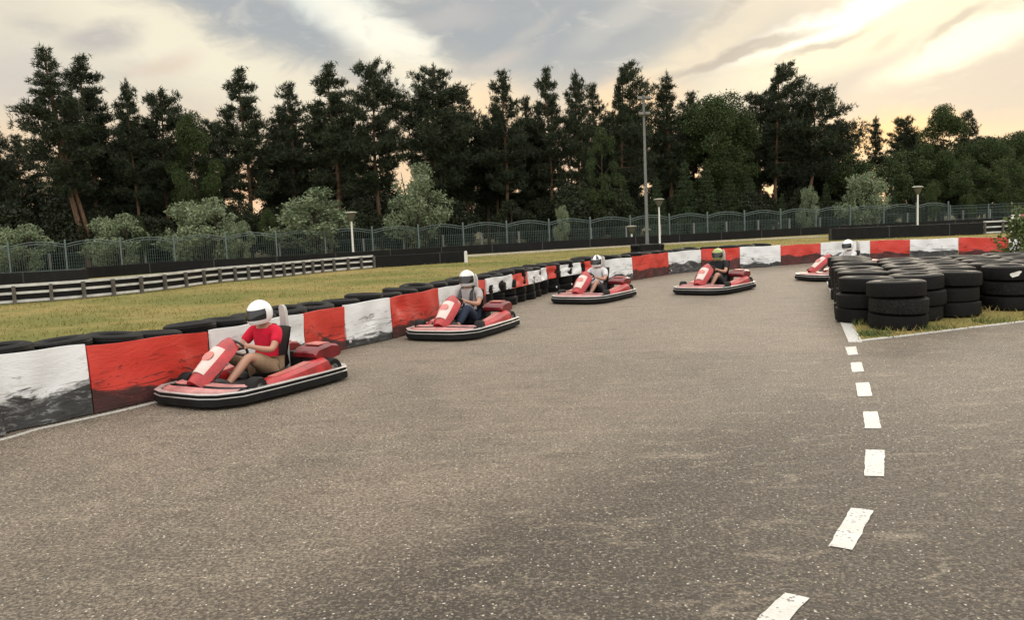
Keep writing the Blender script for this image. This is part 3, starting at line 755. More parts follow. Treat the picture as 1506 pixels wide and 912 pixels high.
def make_kart():
    t = thing('go_kart', 'tmp', 'go-kart')
    b = MB(); b.prism([(x * .95, y * .93) for x, y in OUT], .045, .075); b.build('floor_tray', M_KBLK, t)
    b = MB(); ring(b, rsec(-.05, .03, .025, .108)); ring(b, rsec(-.05, .018, .120, .150)); bp = b.build('bumper', M_KRUB, t)
    b = MB(); ring(b, rsec(-.04, .030, .109, .119, .003)); side = list(range(2, 8)); n = len(OUT)
    ring(b, rsec(-.04, .026, .151, .164, .004)); b.build('bumper_rail', M_KSIL, bp)
    # nose deck with a dark air slot across it
    b = MB(); ys = np.linspace(-.54, .54, 15); rows = [(0, .155), (.025, .185), (.12, .205), (.13, .165), (.20, .165), (.21, .21), (.31, .225), (.36, .21), (.36, .09)]
    for i in range(len(rows) - 1):
        b.cur = [0, 0, 2, 2, 2, 0, 0, 2][i]
        vs = []
        for (ins, z) in rows[i:i + 2]:
            for y in ys:
                q = abs(y) / .54; xe = .99 - .22 * q ** 3.2; vs.append((xe - ins * (1 - .15 * q), y * (1 + .0 * ins), z - .03 * q * q))
        m = len(ys)
        for k in range(m - 1): pass
        b.add(vs, [(k, k + 1, m + k + 1, m + k) for k in range(m - 1)])
    b.build('nose_panel', [M_NOSE, M_KRED, M_KBLK], t)
    # upright steering fairing
    def fair(secs, off=0, wf=1., lift=0):
        out = []
        for (x, z, w, nx, nz) in secs:
            pr = []
            for k in range(14):
                a = 2 * math.pi * k / 14; y = w * wf * math.cos(a); h = .028 * math.sin(a) + .09 * (1 - (y / w) ** 2) + lift
                pr.append((x + nx * h, y, z + nz * h))
            out.append(pr)
        return out
    S = [(.80, .17, .11, .6, .8), (.70, .25, .155, .62, .78), (.54, .375, .185, .62, .78), (.40, .475, .185, .6, .8), (.31, .525, .15, .4, .9), (.26, .535, .10, .2, 1)]
    b = MB(); b.loft(fair(S)); fa = b.build('steering_fairing', M_KRED, t)
    b = MB(); b.loft(fair(S[1:4], wf=.62, lift=.012)); b.build('number_panel', M_KWHT, fa)
    b = MB(); c0 = Vector((.52 + .62 * .118, 0, .39 + .78 * .118)); N = Vector((.62, 0, .78)).normalized(); A = Vector((0, 1, 0)); Bv = N.cross(A)
    rr = [c0 + A * (.07 * math.cos(q)) + Bv * (.07 * math.sin(q)) for q in np.linspace(0, 2 * math.pi, 15)[:-1]]
    b.loft([rr, [p + N * .012 for p in rr]]); b.build('number_roundel', M_KPINK, fa)
    for sy in (-1, 1):
        secs = []
        for x, zt, yo, yi in ((.27, .15, .56, .38), (.19, .205, .60, .36), (-.1, .235, .62, .37), (-.45, .285, .63, .40), (-.60, .305, .63, .42), (-.66, .26, .62, .44)):
            secs.append([(x, sy * yi, .09), (x, sy * yi, zt - .05), (x, sy * (yi + .03), zt - .01), (x, sy * (yo - .09), zt), (x, sy * (yo - .02), zt - .035), (x, sy * yo, zt - .09), (x, sy * yo, .13), (x, sy * (yo - .03), .10)])
        b = MB(); b.loft(secs); sp = b.build('side_pod', M_KRED, t)
        b = MB(); b.loft([[(x, sy * (.30 + a_), z) for a_, z in ((.10, zt + .001), (.22, zt + .006), (.22, zt - .01), (.10, zt - .01))] for x, zt in ((.15, .208), (-.1, .234), (-.42, .280))])
        b.build('pod_stripe', M_KPINK, sp)
        b = MB(); secs = []
        for x, z0, z1 in ((-.52, .31, .36), (-.58, .28, .415), (-.80, .26, .445), (-.92, .28, .425), (-.96, .31, .37)):
            secs.append([(x, sy * .14, z0), (x, sy * .14, z1 - .02), (x, sy * .17, z1), (x, sy * .46, z1 - .005), (x, sy * .50, z1 - .03), (x, sy * .50, z0)])
        b.loft(secs); ec = b.build('engine_cover', M_KRED2, t)
        b = MB(); b.box((-.75, sy * .31, .441), (.20, .22, .012)); b.build('cover_top_gloss', M_KPINK, ec)  # pale plate that puts the sky's gloss on the cover into colour
        for x, r_, w_, nm in ((.45, .132, .13, 'wheel'), (-.70, .142, .17, 'wheel')):
            b = MB(); M = Matrix.Translation((x, sy * (.53 if x > 0 else .53), r_)) @ Matrix.Rotation(R(12) if x > 0 else 0, 4, 'Z') @ Matrix.Rotation(R(90), 4, 'X')
            b.lathe([(r_ * .55, -w_ / 2), (r_ * .9, -w_ / 2), (r_, -w_ * .36), (r_, w_ * .36), (r_ * .9, w_ / 2), (r_ * .55, w_ / 2)], 20, M, True); wh = b.build(nm, M_KRUB, t)
            b = MB(); b.lathe([(r_ * .56, -w_ * .42), (r_ * .42, -w_ * .3), (.03, -w_ * .32), (.0, -w_ * .4)], 12, M); b.lathe([(r_ * .56, w_ * .42), (r_ * .42, w_ * .3), (.03, w_ * .32), (.0, w_ * .4)], 12, M); b.build('rim', M_RIM, wh)
    b = MB(); prof = [(.16, .17), (.0, .13), (-.22, .13), (-.36, .20), (-.44, .40), (-.50, .60), (-.52, .68)]
    for offs in (0, .018):
        vs = []
        for x, z in prof:
            for k in range(9):
                y = -.22 + .44 * k / 8; c_ = abs(y / .22) ** 3
                vs.append((x + c_ * (.10 if z > .25 else .0) - offs, y, z + c_ * (.07 if z <= .25 else 0) - offs * .6))
        b.add(vs, [(i * 9 + k, i * 9 + k + 1, (i + 1) * 9 + k + 1, (i + 1) * 9 + k) for i in range(6) for k in range(8)])
    b.build('seat', M_KBLK, t)
    c0 = Vector((.20, 0, .52)); N = Vector((-.75, 0, .66)).normalized(); A = Vector((0, 1, 0)); Bv = N.cross(A)
    b = MB(); b.tube([c0 + A * (.145 * math.cos(q)) + Bv * (.13 * math.sin(q)) for q in np.linspace(0, 2 * math.pi, 21)], .015, 8, caps=False)
    b.tube([c0 - A * .14, c0 + N * -.02, c0 + A * .14], .012, 6); b.tube([c0 - Bv * .12, c0 + N * -.02], .012, 6); sw = b.build('steering_wheel', M_KBLK, t)
    b = MB(); b.tube([c0 - N * .01, Vector((.52, 0, .22))], .014, 6); b.build('steering_column', M_GALV, sw)
    b = MB(); b.loft([[(x - .018, -w, z), (x + .018, -w * .9, z), (x + .018, w * .9, z), (x - .018, w, z)] for x, z, w in ((-.56, .10, .03), (-.565, .52, .03), (-.56, .60, .052), (-.55, .84, .056), (-.54, .90, .045), (-.535, .925, .02))]); hb = b.build('headrest_bar', M_PAD, t)
    b = MB(); b.box((-.42, -.36, .24), (.20, .16, .20))
    for k in range(5): b.box((-.42, -.36, .17 + k * .042), (.235, .195, .012))
    b.tube([(-.50, -.36, .18), (-.66, -.30, .22), (-.90, -.30, .24), (-1.02, -.30, .24)], .028, 8); b.build('engine', M_RIM, t)
    b = MB(); b.tube([(-.70, -.55, .142), (-.70, .55, .142)], .018, 8); b.build('axle', M_GALV, t)
    for sy in (-1, 1):
        b = MB(); b.box((.58, sy * .15, .19), (.015, .06, .10), Matrix.Rotation(R(-20), 3, 'Y')); b.tube([(.58, sy * .15, .15), (.60, sy * .15, .07)], .010, 6); b.build('pedal', M_GALV, t)
    b = MB()
    for y in (-.36, .36): b.tube([(-.98, y, .11), (-.90, y, .24), (-.90, y, .30)], .016, 6)
    b.tube([(-.93, -.40, .27), (-.93, .40, .27)], .02, 8); b.box((-.78, 0, .25), (.2, .24, .18)); b.build('rear_frame', M_KBLK, t)
    return t
# positions of the five karts, their headings and colours
KARTS = [((-3.0, 9.6), (-.50, -.865), 'nearest red go-kart, carrying the driver in the crimson shirt'),
         ((-.83, 13.92), (-.396, -.918), 'second red go-kart, carrying the driver in grey shirt and jeans'),
         ((1.79, 18.6), (-.52, -.855), 'third red go-kart, carrying the driver in white shirt and dark shorts'),
         ((4.62, 19.35), (-.61, -.79), 'fourth red go-kart, carrying the driver with the lime green helmet'),
         ((8.25, 21.3), (-.97, -.24), 'farthest red go-kart, half hidden behind the tyre island')]
proto = make_kart(); karts = []
for i, (c, h, lab) in enumerate(KARTS):
    k = proto if i == 0 else copy_tree(proto)
    k.location = (c[0], c[1], .004); k.rotation_euler = (0, 0, math.atan2(h[1], h[0])); k['label'] = lab; k['group'] = 'red go-karts driving round the bend'; karts.append(k)

# ------------------------------------------------------------------ drivers
def skin_mesh(name, pts, edges, rad, root, mats, sub=2):
    keys = list(pts); ix = {k: i for i, k in enumerate(keys)}
    me = bpy.data.meshes.new(name); me.from_pydata([pts[k] for k in keys], [(ix[a], ix[b]) for a, b in edges], [])
    o = bpy.data.objects.new(name, me); COL.objects.link(o)
    md = o.modifiers.new('skin', 'SKIN'); md.use_smooth_shade = True; md.branch_smoothing = .3
    sv_ = me.skin_vertices[0].data
    for k in keys:
        r = rad[k]; sv_[ix[k]].radius = r if isinstance(r, tuple) else (r, r); sv_[ix[k]].use_root = (k == root)
    s_ = o.modifiers.new('sub', 'SUBSURF'); s_.levels = sub; s_.render_levels = sub
    bpy.context.view_layer.update()
    new = bpy.data.meshes.new_from_object(o.evaluated_get(bpy.context.evaluated_depsgraph_get()))
    bpy.data.objects.remove(o); bpy.data.meshes.remove(me)
    new.name = name; new.materials.clear()
    for m in (mats if isinstance(mats, (list, tuple)) else [mats]): new.materials.append(m)
    new.polygons.foreach_set('use_smooth', [True] * len(new.polygons)); return new
def make_person(loc, rz, sc, spec):
    t = thing('person', spec['label'], 'person', loc, rz); t.scale = (sc, sc, sc)
    ln, hy = spec.get('lean', 0), R(spec.get('turn', 0))
    J = {'pelvis': (-.22, 0, .25), 'waist': (-.27 + ln * .3, 0, .40), 'chest': (-.31 + ln * .7, 0, .56), 'neckb': (-.31 + ln, 0, .68), 'neck': (-.29 + ln, 0, .745),
         'skull': (-.265 + ln * 1.1, 0, .83), 'crown': (-.255 + ln * 1.15, 0, .90)}
    RD = {'pelvis': (.15, .12), 'waist': (.135, .105), 'chest': (.155, .11), 'neckb': (.09, .08), 'neck': .052, 'skull': .085, 'crown': .07}
    Ed = [('pelvis', 'waist'), ('waist', 'chest'), ('chest', 'neckb'), ('neckb', 'neck'), ('neck', 'skull'), ('skull', 'crown')]
    for s, n in ((1, 'l'), (-1, 'r')):
        A = {'sh': (-.315 + ln, s * .185, .655), 'um': (-.22 + ln * .7, s * .235, .56), 'el': (-.10 + ln * .4, s * .265, .465), 'fm': (.02 + ln * .2, s * .225, .485), 'wr': (.125, s * .172, .525), 'pa': (.185, s * .155, .545),
             'hp': (-.17, s * .10, .235), 'th': (.02, s * .16, .345), 'kn': (.21, s * .195, .43), 'sn': (.36, s * .185, .30), 'an': (.50, s * .165, .175), 'to': (.63, s * .175, .215)}
        J.update({n + k: v for k, v in A.items()})
        RD.update({n + k: r for k, r in {'sh': .062, 'um': .048, 'el': .040, 'fm': .037, 'wr': .026, 'pa': (.034, .02), 'hp': .095, 'th': .078, 'kn': .056, 'sn': .052, 'an': .036, 'to': .028}.items()})
        Ed += [('neckb', n + 'sh'), (n + 'sh', n + 'um'), (n + 'um', n + 'el'), (n + 'el', n + 'fm'), (n + 'fm', n + 'wr'), (n + 'wr', n + 'pa'),
               ('pelvis', n + 'hp'), (n + 'hp', n + 'th'), (n + 'th', n + 'kn'), (n + 'kn', n + 'sn'), (n + 'sn', n + 'an'), (n + 'an', n + 'to')]
        for f in range(4):        # fingers curled round the wheel rim, thumb along it
            z = .568 - f * .017; a = n + 'f%da' % f; b_ = n + 'f%db' % f
            J[a] = (.222, s * (.152 + .004 * f), z); J[b_] = (.222 - .006, s * (.126 + .004 * f), z + .004); RD[a] = .0095; RD[b_] = .008
            Ed += [(n + 'pa', a), (a, b_)]
        J[n + 'ta'] = (.178, s * .128, .572); J[n + 'tb'] = (.196, s * .112, .585); RD[n + 'ta'] = .011; RD[n + 'tb'] = .009; Ed += [(n + 'pa', n + 'ta'), (n + 'ta', n + 'tb')]
    link('body', skin_mesh('body', J, Ed, RD, 'pelvis', M_SKIN, 2), t)
    def sub(keys, grow, name, m, root, ext=None, extr=None):
        pj = {k: J[k] for k in keys}; rr = {}
        for k in keys: r = RD[k]; rr[k] = tuple(x + grow for x in r) if isinstance(r, tuple) else r + grow
        ed = [e for e in Ed if e[0] in pj and e[1] in pj]
        if ext:
            for k, (a, b_, f, r) in ext.items(): pj[k] = tuple(Vector(J[a]).lerp(Vector(J[b_]), f)); rr[k] = r; ed.append((a, k))
        return link(name, skin_mesh(name, pj, ed, rr, root, m, 2), t)
    sh = sub(['pelvis', 'waist', 'chest', 'neckb', 'lsh', 'rsh', 'lum', 'rum'], .018, 'shirt', spec['shirt'], 'chest', {'lse': ('lum', 'lel', .35, .066), 'rse': ('rum', 'rel', .35, .066)})
    lw = ['pelvis', 'lhp', 'rhp', 'lth', 'rth']
    if spec.get('long'): sub(lw + ['lkn', 'rkn', 'lsn', 'rsn'], .016, 'trousers', spec['legs'], 'pelvis', {'lc': ('lsn', 'lan', .8, .056), 'rc': ('rsn', 'ran', .8, .056)})
    else: sub(lw, .020, 'shorts', spec['legs'], 'pelvis', {'lc': ('lth', 'lkn', .8, .082), 'rc': ('rth', 'rkn', .8, .082)})
    for n in 'lr':
        a, c = Vector(J[n + 'an']), Vector(J[n + 'to']); b = MB()
        d = (c - a).normalized(); q = [a - d * .05 + Vector((0, 0, -.02)), a + Vector((0, 0, -.012)), a.lerp(c, .5) + Vector((0, 0, -.008)), c, c + d * .06]
        b.tube(q, [.03, .05, .048, .045, .025], 10, flat=.9); b.build('shoe', spec.get('shoe', M_KBLK), t)
    if spec.get('patch'):
        b = MB(); cz = Vector(J['chest']); ys = np.linspace(-.085, .085, 7)
        b.loft([[(cz.x + .128 - .9 * y * y * 6 - (.006 if k else 0) + dx, y, z) for y in ys] for z, dx, k in ((.48, -.0, 0), (.57, .0, 0), (.63, -.035, 0))], caps=False, closed=False); b.build('shirt_print', spec['patch'], sh)
    if spec.get('straps'):
        for s in (1, -1):
            b = MB(); b.tube([(-.24 + ln * .4, s * .10, .34), (-.16 + ln * .7, s * .105, .52), (-.20 + ln, s * .10, .66), (-.30 + ln, s * .10, .742), (-.42 + ln, s * .10, .70)], .016, 6, flat=2.0); b.build('harness_strap', M_KBLK, t)
    # helmet: shell with chin bar, dark visor, collar
    hc = Vector((-.25 + ln * 1.15, 0, .865)); Rz = Matrix.Rotation(hy, 4, 'Z') @ Matrix.Rotation(R(spec.get('nod', 6)), 4, 'Y')
    def hp(az, el, k=1.):
        rx, ry, rzz = .166, .135, .155
        v = Vector((rx * math.cos(el) * math.cos(az), ry * math.cos(el) * math.sin(az), rzz * math.sin(el)))
        fr = max(0, math.cos(az)) * max(0, -math.sin(el)); v.x += .055 * fr ** .7; v.z += .01 * fr
        return hc + (Rz @ (v * k))
    b = MB(); els = [R(e) for e in (-56, -45, -33, -20, -8, 5, 18, 32, 46, 60, 74, 86)]
    b.loft([[hp(2 * math.pi * k / 24, e, .90 if i == 0 else 1) for k in range(24)] for i, e in enumerate(els)]); hm = b.build('helmet', spec['helmet'], t)
    b = MB(); b.loft([[hp(R(a), R(e), kk) for a in range(-78, 79, 13)] for e, kk in ((-21, 1.0), (-19, 1.03), (-5, 1.035), (10, 1.035), (23, 1.03), (25, 1.0))], caps=False, closed=False); b.build('visor', M_VISOR, hm)
    if spec.get('stripe'):
        for s in spec.get('stripe_az', (0,)):
            b = MB(); b.loft([[hp(R(a + s), R(e), 1.018) for a in (-16, -6, 6, 16)] for e in range(28, 79, 10)], caps=False, closed=False); b.build('helmet_stripe', spec['stripe'], hm)
        b = MB(); b.loft([[hp(R(a), R(e), 1.016) for e in (2, 10, 20, 26)] for a in range(95, 266, 15)], caps=False, closed=False); b.build('helmet_stripe', spec['stripe'], hm)
    return t
C = cloth
M_HW = mat('helmet_white', (.72, .72, .72), .2); M_HG = mat('helmet_lime', (.27, .33, .09), .25, vary=.1); M_HGR = mat('helmet_silver', (.58, .57, .55), .25)
M_CRIM = C('crimson_cotton', (.50, .012, .035)); M_GREYT = C('grey_cotton', (.34, .31, .305)); M_WHT = C('white_cotton', (.55, .54, .55)); M_BLKT = C('black_cotton', (.018, .018, .02))
M_KHAKI = C('khaki_cotton', (.27, .19, .12)); M_DENIM = C('navy_denim', (.022, .030, .052)); M_DSH = C('dark_shorts', (.05, .05, .055)); M_BLUE = C('blue_print', (.03, .06, .30)); M_PINKP = C('pink_print', (.55, .25, .25))
SP = [dict(label='person in white helmet, crimson T-shirt and khaki shorts in the nearest kart', shirt=M_CRIM, legs=M_KHAKI, helmet=M_HW, lean=.06, turn=4, nod=8),
      dict(label='person in silver helmet, grey T-shirt with black harness and navy jeans', shirt=M_GREYT, legs=M_DENIM, helmet=M_HGR, long=True, straps=True, patch=M_PINKP, turn=8, stripe=M_HW, nod=4),
      dict(label='person in white helmet with dark stripes, white T-shirt with blue print', shirt=M_WHT, legs=M_DSH, helmet=M_HW, patch=M_BLUE, stripe=M_KBLK, stripe_az=(-38, 38), turn=6),
      dict(label='person in lime green helmet and black T-shirt driving the fourth kart', shirt=M_BLKT, legs=M_DSH, helmet=M_HG, turn=14, lean=-.02),
      dict(label='person in pale helmet with black visor in the farthest kart', shirt=M_WHT, legs=M_DSH, helmet=M_HW, turn=18, lean=-.02)]
for i, sp in enumerate(SP):
    make_person(tuple(karts[i].location), karts[i].rotation_euler.z, (1.0, 1.0, .95, .95, .95)[i], sp)
print('karts ok')

# ------------------------------------------------------------------ foliage
M_PINE = m_leaf('pine_needles', (.017, .024, .013), (.034, .045, .021), .10)
M_DECI = m_leaf('green_leaves', (.024, .038, .012), (.050, .072, .021), .10)
M_BIRCH = m_leaf('birch_leaves', (.026, .040, .013), (.050, .072, .022), .10)
M_SILV = m_leaf('silver_leaves', (.085, .118, .060), (.225, .262, .155), .15, .55)
M_GREEN = m_leaf('weed_green', (.055, .080, .022), (.11, .145, .045), .15)
M_UND = m_leaf('understory_leaves', (.015, .020, .010), (.028, .036, .015), .10)
M_SPRUCE = m_leaf('spruce_needles', (.026, .042, .018), (.050, .072, .028), .15)
M_BARK = m_bark('pine_bark', (.065, .042, .028), (.16, .098, .060)); M_BARKD = m_bark('dark_bark', (.03, .024, .018), (.07, .055, .04)); M_BARKB = m_bark('birch_bark', (.07, .065, .06), (.26, .25, .22))
def tris(name, V, m):
    n = len(V); me = bpy.data.meshes.new(name); me.vertices.add(n * 3); me.vertices.foreach_set('co', V.reshape(-1).astype(np.float32))
    me.loops.add(n * 3); me.loops.foreach_set('vertex_index', np.arange(n * 3, dtype=np.int32)); me.polygons.add(n)
    me.polygons.foreach_set('loop_start', np.arange(0, n * 3, 3, dtype=np.int32)); me.polygons.foreach_set('loop_total', np.full(n, 3, dtype=np.int32))
    me.update(calc_edges=True); me.materials.append(m); return me
def unit(v): return v / np.maximum(1e-9, np.linalg.norm(v, axis=-1, keepdims=True))
def needles(C_, D, g, per=8, ln=(.20, .40), w=(.040, .072), up=.35, spread=.8):
    n = len(C_); c = np.repeat(C_, per, 0); d = np.repeat(D, per, 0)
    v = unit(d + g.normal(0, spread, (n * per, 3)) + np.array([0, 0, up])); L = g.uniform(*ln, (n * per, 1)); W = g.uniform(*w, (n * per, 1))
    s = unit(np.cross(v, g.normal(0, 1, (n * per, 3)))) * W; b = c + g.normal(0, .05, c.shape)
    return np.stack([b - s * .5, b + s * .5, b + v * L], 1)
def leaves(C_, g, size=(.10, .18), asp=.6):
    n = len(C_); v = unit(g.normal(0, 1, (n, 3)) + np.array([0, 0, -.15])); s = unit(np.cross(v, g.normal(0, 1, (n, 3)))); L = g.uniform(*size, (n, 1))
    a = C_ - v * L * .5; b = C_ + v * L * .5; q = s * L * asp * .5
    return np.concatenate([np.stack([a, C_ + q, b], 1), np.stack([a, b, C_ - q], 1)])
def make_pine(seed, h=13., cb=.42, spread=2.5, top=.55, wind=0., bend=0., dens=1., low=.8, col=None, lean=0., twin=0.):
    r = random.Random(seed); g = np.random.default_rng(seed); tb = MB()
    def tr(t): return Vector((bend * math.sin(t * 3.0) + lean * (1 - t) + wind * .5 * t * t + .10 * math.sin(t * 7 + seed), .1 * math.cos(t * 5 + seed), h * t))
    tb.tube([tr(t) for t in np.linspace(-.01, .985, 16)], [.17 * (1 - t) ** .75 + .025 for t in np.linspace(0, .985, 16)], 7)
    if twin: tb.tube([tr(t) + Vector((twin * (1 - t), .3 * (1 - t), 0)) for t in np.linspace(-.01, .8, 12)], [.14 * (1 - t) + .03 for t in np.linspace(0, .8, 12)], 7)
    Cs, Ds = [], []
    z = cb * h * .88
    while z < h * .985:
        t = z / h; u = max(0, (t - cb) / (1 - cb))
        L0 = spread * (low if u < .12 else 1.0) * (1 - u) ** top * (.62 + .38 * min(1, u * 4)) + .18
        nb = r.choice((3, 4, 4, 5)) if u < .9 else 3
        a0 = r.uniform(0, 6.28)
        for k in range(nb):
            a = a0 + 6.28 * k / nb + r.uniform(-.5, .5); L = L0 * r.uniform(.45, 1.12)
            dx = Vector((math.cos(a), math.sin(a), 0)); rise = r.uniform(.05, .30) + .7 * max(0, u - .72) * 2
            L *= (1 + wind * .5 * dx.x)
            p0 = tr(t); pts = [p0]
            for q in (.35, .7, 1.0):
                pts.append(p0 + dx * L * q + Vector((wind * .25 * q * q, 0, L * (rise * q - .10 * math.sin(q * 3.1)))))
            tb.tube(pts, [.035 * (1 - t) + .018, .025, .018, .01], 4, caps=False)
            m = max(6, int(34 * L * dens))
            for i in range(m):
                q = r.random() ** .65 * .75 + .25
                p = pts[0].lerp(pts[1], q / .35) if q < .35 else (pts[1].lerp(pts[2], (q - .35) / .35) if q < .7 else pts[2].lerp(pts[3], (q - .7) / .3))
                sp_ = .08 + .24 * L / 2 * (.4 + q * .6)
                Cs.append((p.x + r.gauss(0, sp_), p.y + r.gauss(0, sp_), p.z + r.gauss(0.06, .09 + .04 * L / 2))); Ds.append((dx.x * .6, dx.y * .6, .25))
        z += r.uniform(.34, .58) * h / 13
    for i in range(14): p = tr(1 - i * .007); Cs.append((p.x + r.gauss(0, .08), p.y + r.gauss(0, .08), p.z)); Ds.append((0, 0, 1.6))
    V = needles(np.array(Cs), np.array(Ds), g)
    return tb.mesh('trunk', M_BARK), tris('crown', V, col or M_PINE), h
def make_spruce(seed, h=6.):
    r = random.Random(seed); g = np.random.default_rng(seed); tb = MB(); tb.tube([(0, 0, 0), (0, 0, h)], [.08, .01], 6); Cs, Ds = [], []
    z = .25
    while z < h:
        L0 = .27 * (h - z) + .12; nb = 7; a0 = r.uniform(0, 6)
        for k in range(nb):
            a = a0 + 6.28 * k / nb + r.uniform(-.3, .3); L = L0 * r.uniform(.7, 1.1); d = Vector((math.cos(a), math.sin(a), 0)); m = max(4, int(16 * L))
            for i in range(m):
                q = r.random() ** .6; Cs.append((d.x * L * q + r.gauss(0, .05 + .12 * L * q), d.y * L * q + r.gauss(0, .05 + .12 * L * q), z - .16 * L * q + r.gauss(0, .05))); Ds.append((d.x, d.y, -.1))
        z += r.uniform(.26, .40)
    for i in range(8): Cs.append((0, 0, h - i * .05)); Ds.append((0, 0, 1.4))
    return tb.mesh('trunk', M_BARKD), tris('crown', needles(np.array(Cs), np.array(Ds), g, 5, (.13, .24), (.04, .06), 0, .7), M_SPRUCE), h
def make_broad(seed, h=9., rad=2.6, z0=.2, lobes=34, per=260, m=None, bark=None, leaf=(.10, .19), asp=.6, tall=1., trunk=.12, droop=0., lob=(.42, .8), stems=1):
    r = random.Random(seed); g = np.random.default_rng(seed); tb = MB(); cs = []
    zc = h * (z0 + (1 - z0) / 2); hz = h * (1 - z0) / 2
    for i in range(lobes):
        while True:
            v = Vector((r.uniform(-1, 1), r.uniform(-1, 1), r.uniform(-1, 1)))
            if .25 < v.length < 1: break
        q = v.length; v = v * (q ** -.35)
        wz = 1 - .45 * max(0, v.z) - .12 * max(0, -v.z)
        c = Vector((v.x * rad * wz * .86, v.y * rad * wz * .86, zc + v.z * hz * .88)); cs.append((c, r.uniform(*lob) * (rad / 2.6) ** .6))
    for s in range(stems):
        sx_ = 0 if stems == 1 else r.uniform(-.35, .35) * rad
        pts = [(sx_ * .5, 0, -.05), (sx_ * .7 + r.uniform(-.1, .1), r.uniform(-.1, .1), h * .3), (sx_ + r.uniform(-.15, .15), 0, h * .6), (sx_ + r.uniform(-.2, .2), 0, h * .88)]
        tb.tube(pts, [trunk, trunk * .8, trunk * .5, .015], 7)
    for c, rr in cs[::2]:
        z_ = max(.25 * h * z0 + .1, c.z - c.xy.length * .8); tb.tube([(0, 0, z_), (c.x * .5, c.y * .5, (z_ + c.z) / 2 + .1), c], [trunk * .4, trunk * .25, .012], 4, caps=False)
    P_ = []
    for c, rr in cs:
        k = int(per * (rr / .6) ** 2); d = unit(g.normal(0, 1, (k, 3))); q = g.uniform(.35, 1.08, (k, 1)) ** .6
        p = d * q * rr * np.array([1, 1, .8]) + np.array(c)
        p += g.normal(0, .08, p.shape); p[:, 2] -= droop * np.linalg.norm(p[:, :2], axis=1) * g.uniform(0, 1, k)
        P_.append(p)
    P_ = np.concatenate(P_); P_ = P_[P_[:, 2] > .05]
    return tb.mesh('trunk', bark or M_BARKD), tris('crown', leaves(P_, g, leaf, asp), m or M_DECI), h
V = {'cone': make_pine(11, 13, .38, 3.5, .80), 'tall': make_pine(12, 14, .42, 3.2, .90, dens=.9), 'twin': make_pine(20, 14, .40, 3.2, .95, dens=.9, lean=1.5, twin=.45), 'wide': make_pine(13, 13, .38, 4.2, .55, dens=1.1), 'round': make_pine(14, 12, .38, 3.5, .45),
     'sparse': make_pine(15, 12.5, .42, 2.7, .7, dens=.6), 'wind': make_pine(16, 12.5, .40, 3.4, .50, wind=1.1), 'curve': make_pine(17, 12, .46, 3.7, .42, wind=.6, bend=.9, lean=-.9), 'thin': make_pine(18, 12, .35, 1.8, .8, dens=.9),
     'low': make_pine(19, 11, .20, 3.6, .7, low=1.), 'spruce': make_spruce(21, 6), 'spruce2': make_spruce(22, 5),
     'broad': make_broad(31, 12, 3.2, .16, 60, 420, lob=(.5, .95)), 'oak': make_broad(32, 11, 3.8, .2, 60, 420, lob=(.5, .9)), 'birch': make_broad(33, 11, 2.0, .10, 44, 380, M_BIRCH, M_BARKD, (.09, .16), .6, droop=.25, trunk=.09),
     'green': make_broad(34, 7, 2.4, .06, 40, 280, M_DECI), 'silver': make_broad(35, 4.2, 2.7, .02, 34, 230, M_SILV, M_BARKD, (.14, .27), .42, trunk=.07, lob=(.24, .74), stems=4),
     'silver2': make_broad(36, 6, 2.5, .08, 38, 230, M_SILV, M_BARKD, (.14, .27), .42, trunk=.09, lob=(.24, .78), stems=3),
     'under': make_broad(37, 5, 2.6, .0, 36, 300, M_UND, M_BARKD, (.12, .24), stems=3), 'under2': make_broad(38, 4, 2.9, .0, 34, 300, M_UND, M_BARKD, (.12, .24), stems=3)}
def plant(kind, px, ptop, off, wf, name, label, cat, group=None, rz=None, flip=1):
    Y = 55.
    for _ in range(6): p = P(px, ptop, Y); Y = fence_y(p.x) + off
    p = P(px, ptop, Y); tm, cm, h = V[kind]; s = (p.z + .05) / h
    bp = XZ(px, Y, p.z * .55)
    t = thing(name, label, cat, (bp.x, Y, -.05), rnd.uniform(-.35, .35) if rz is None else rz, group); t.scale = (s * wf * flip, s * wf, s)
    link('trunk', tm, t); link('crown', cm, t); return t
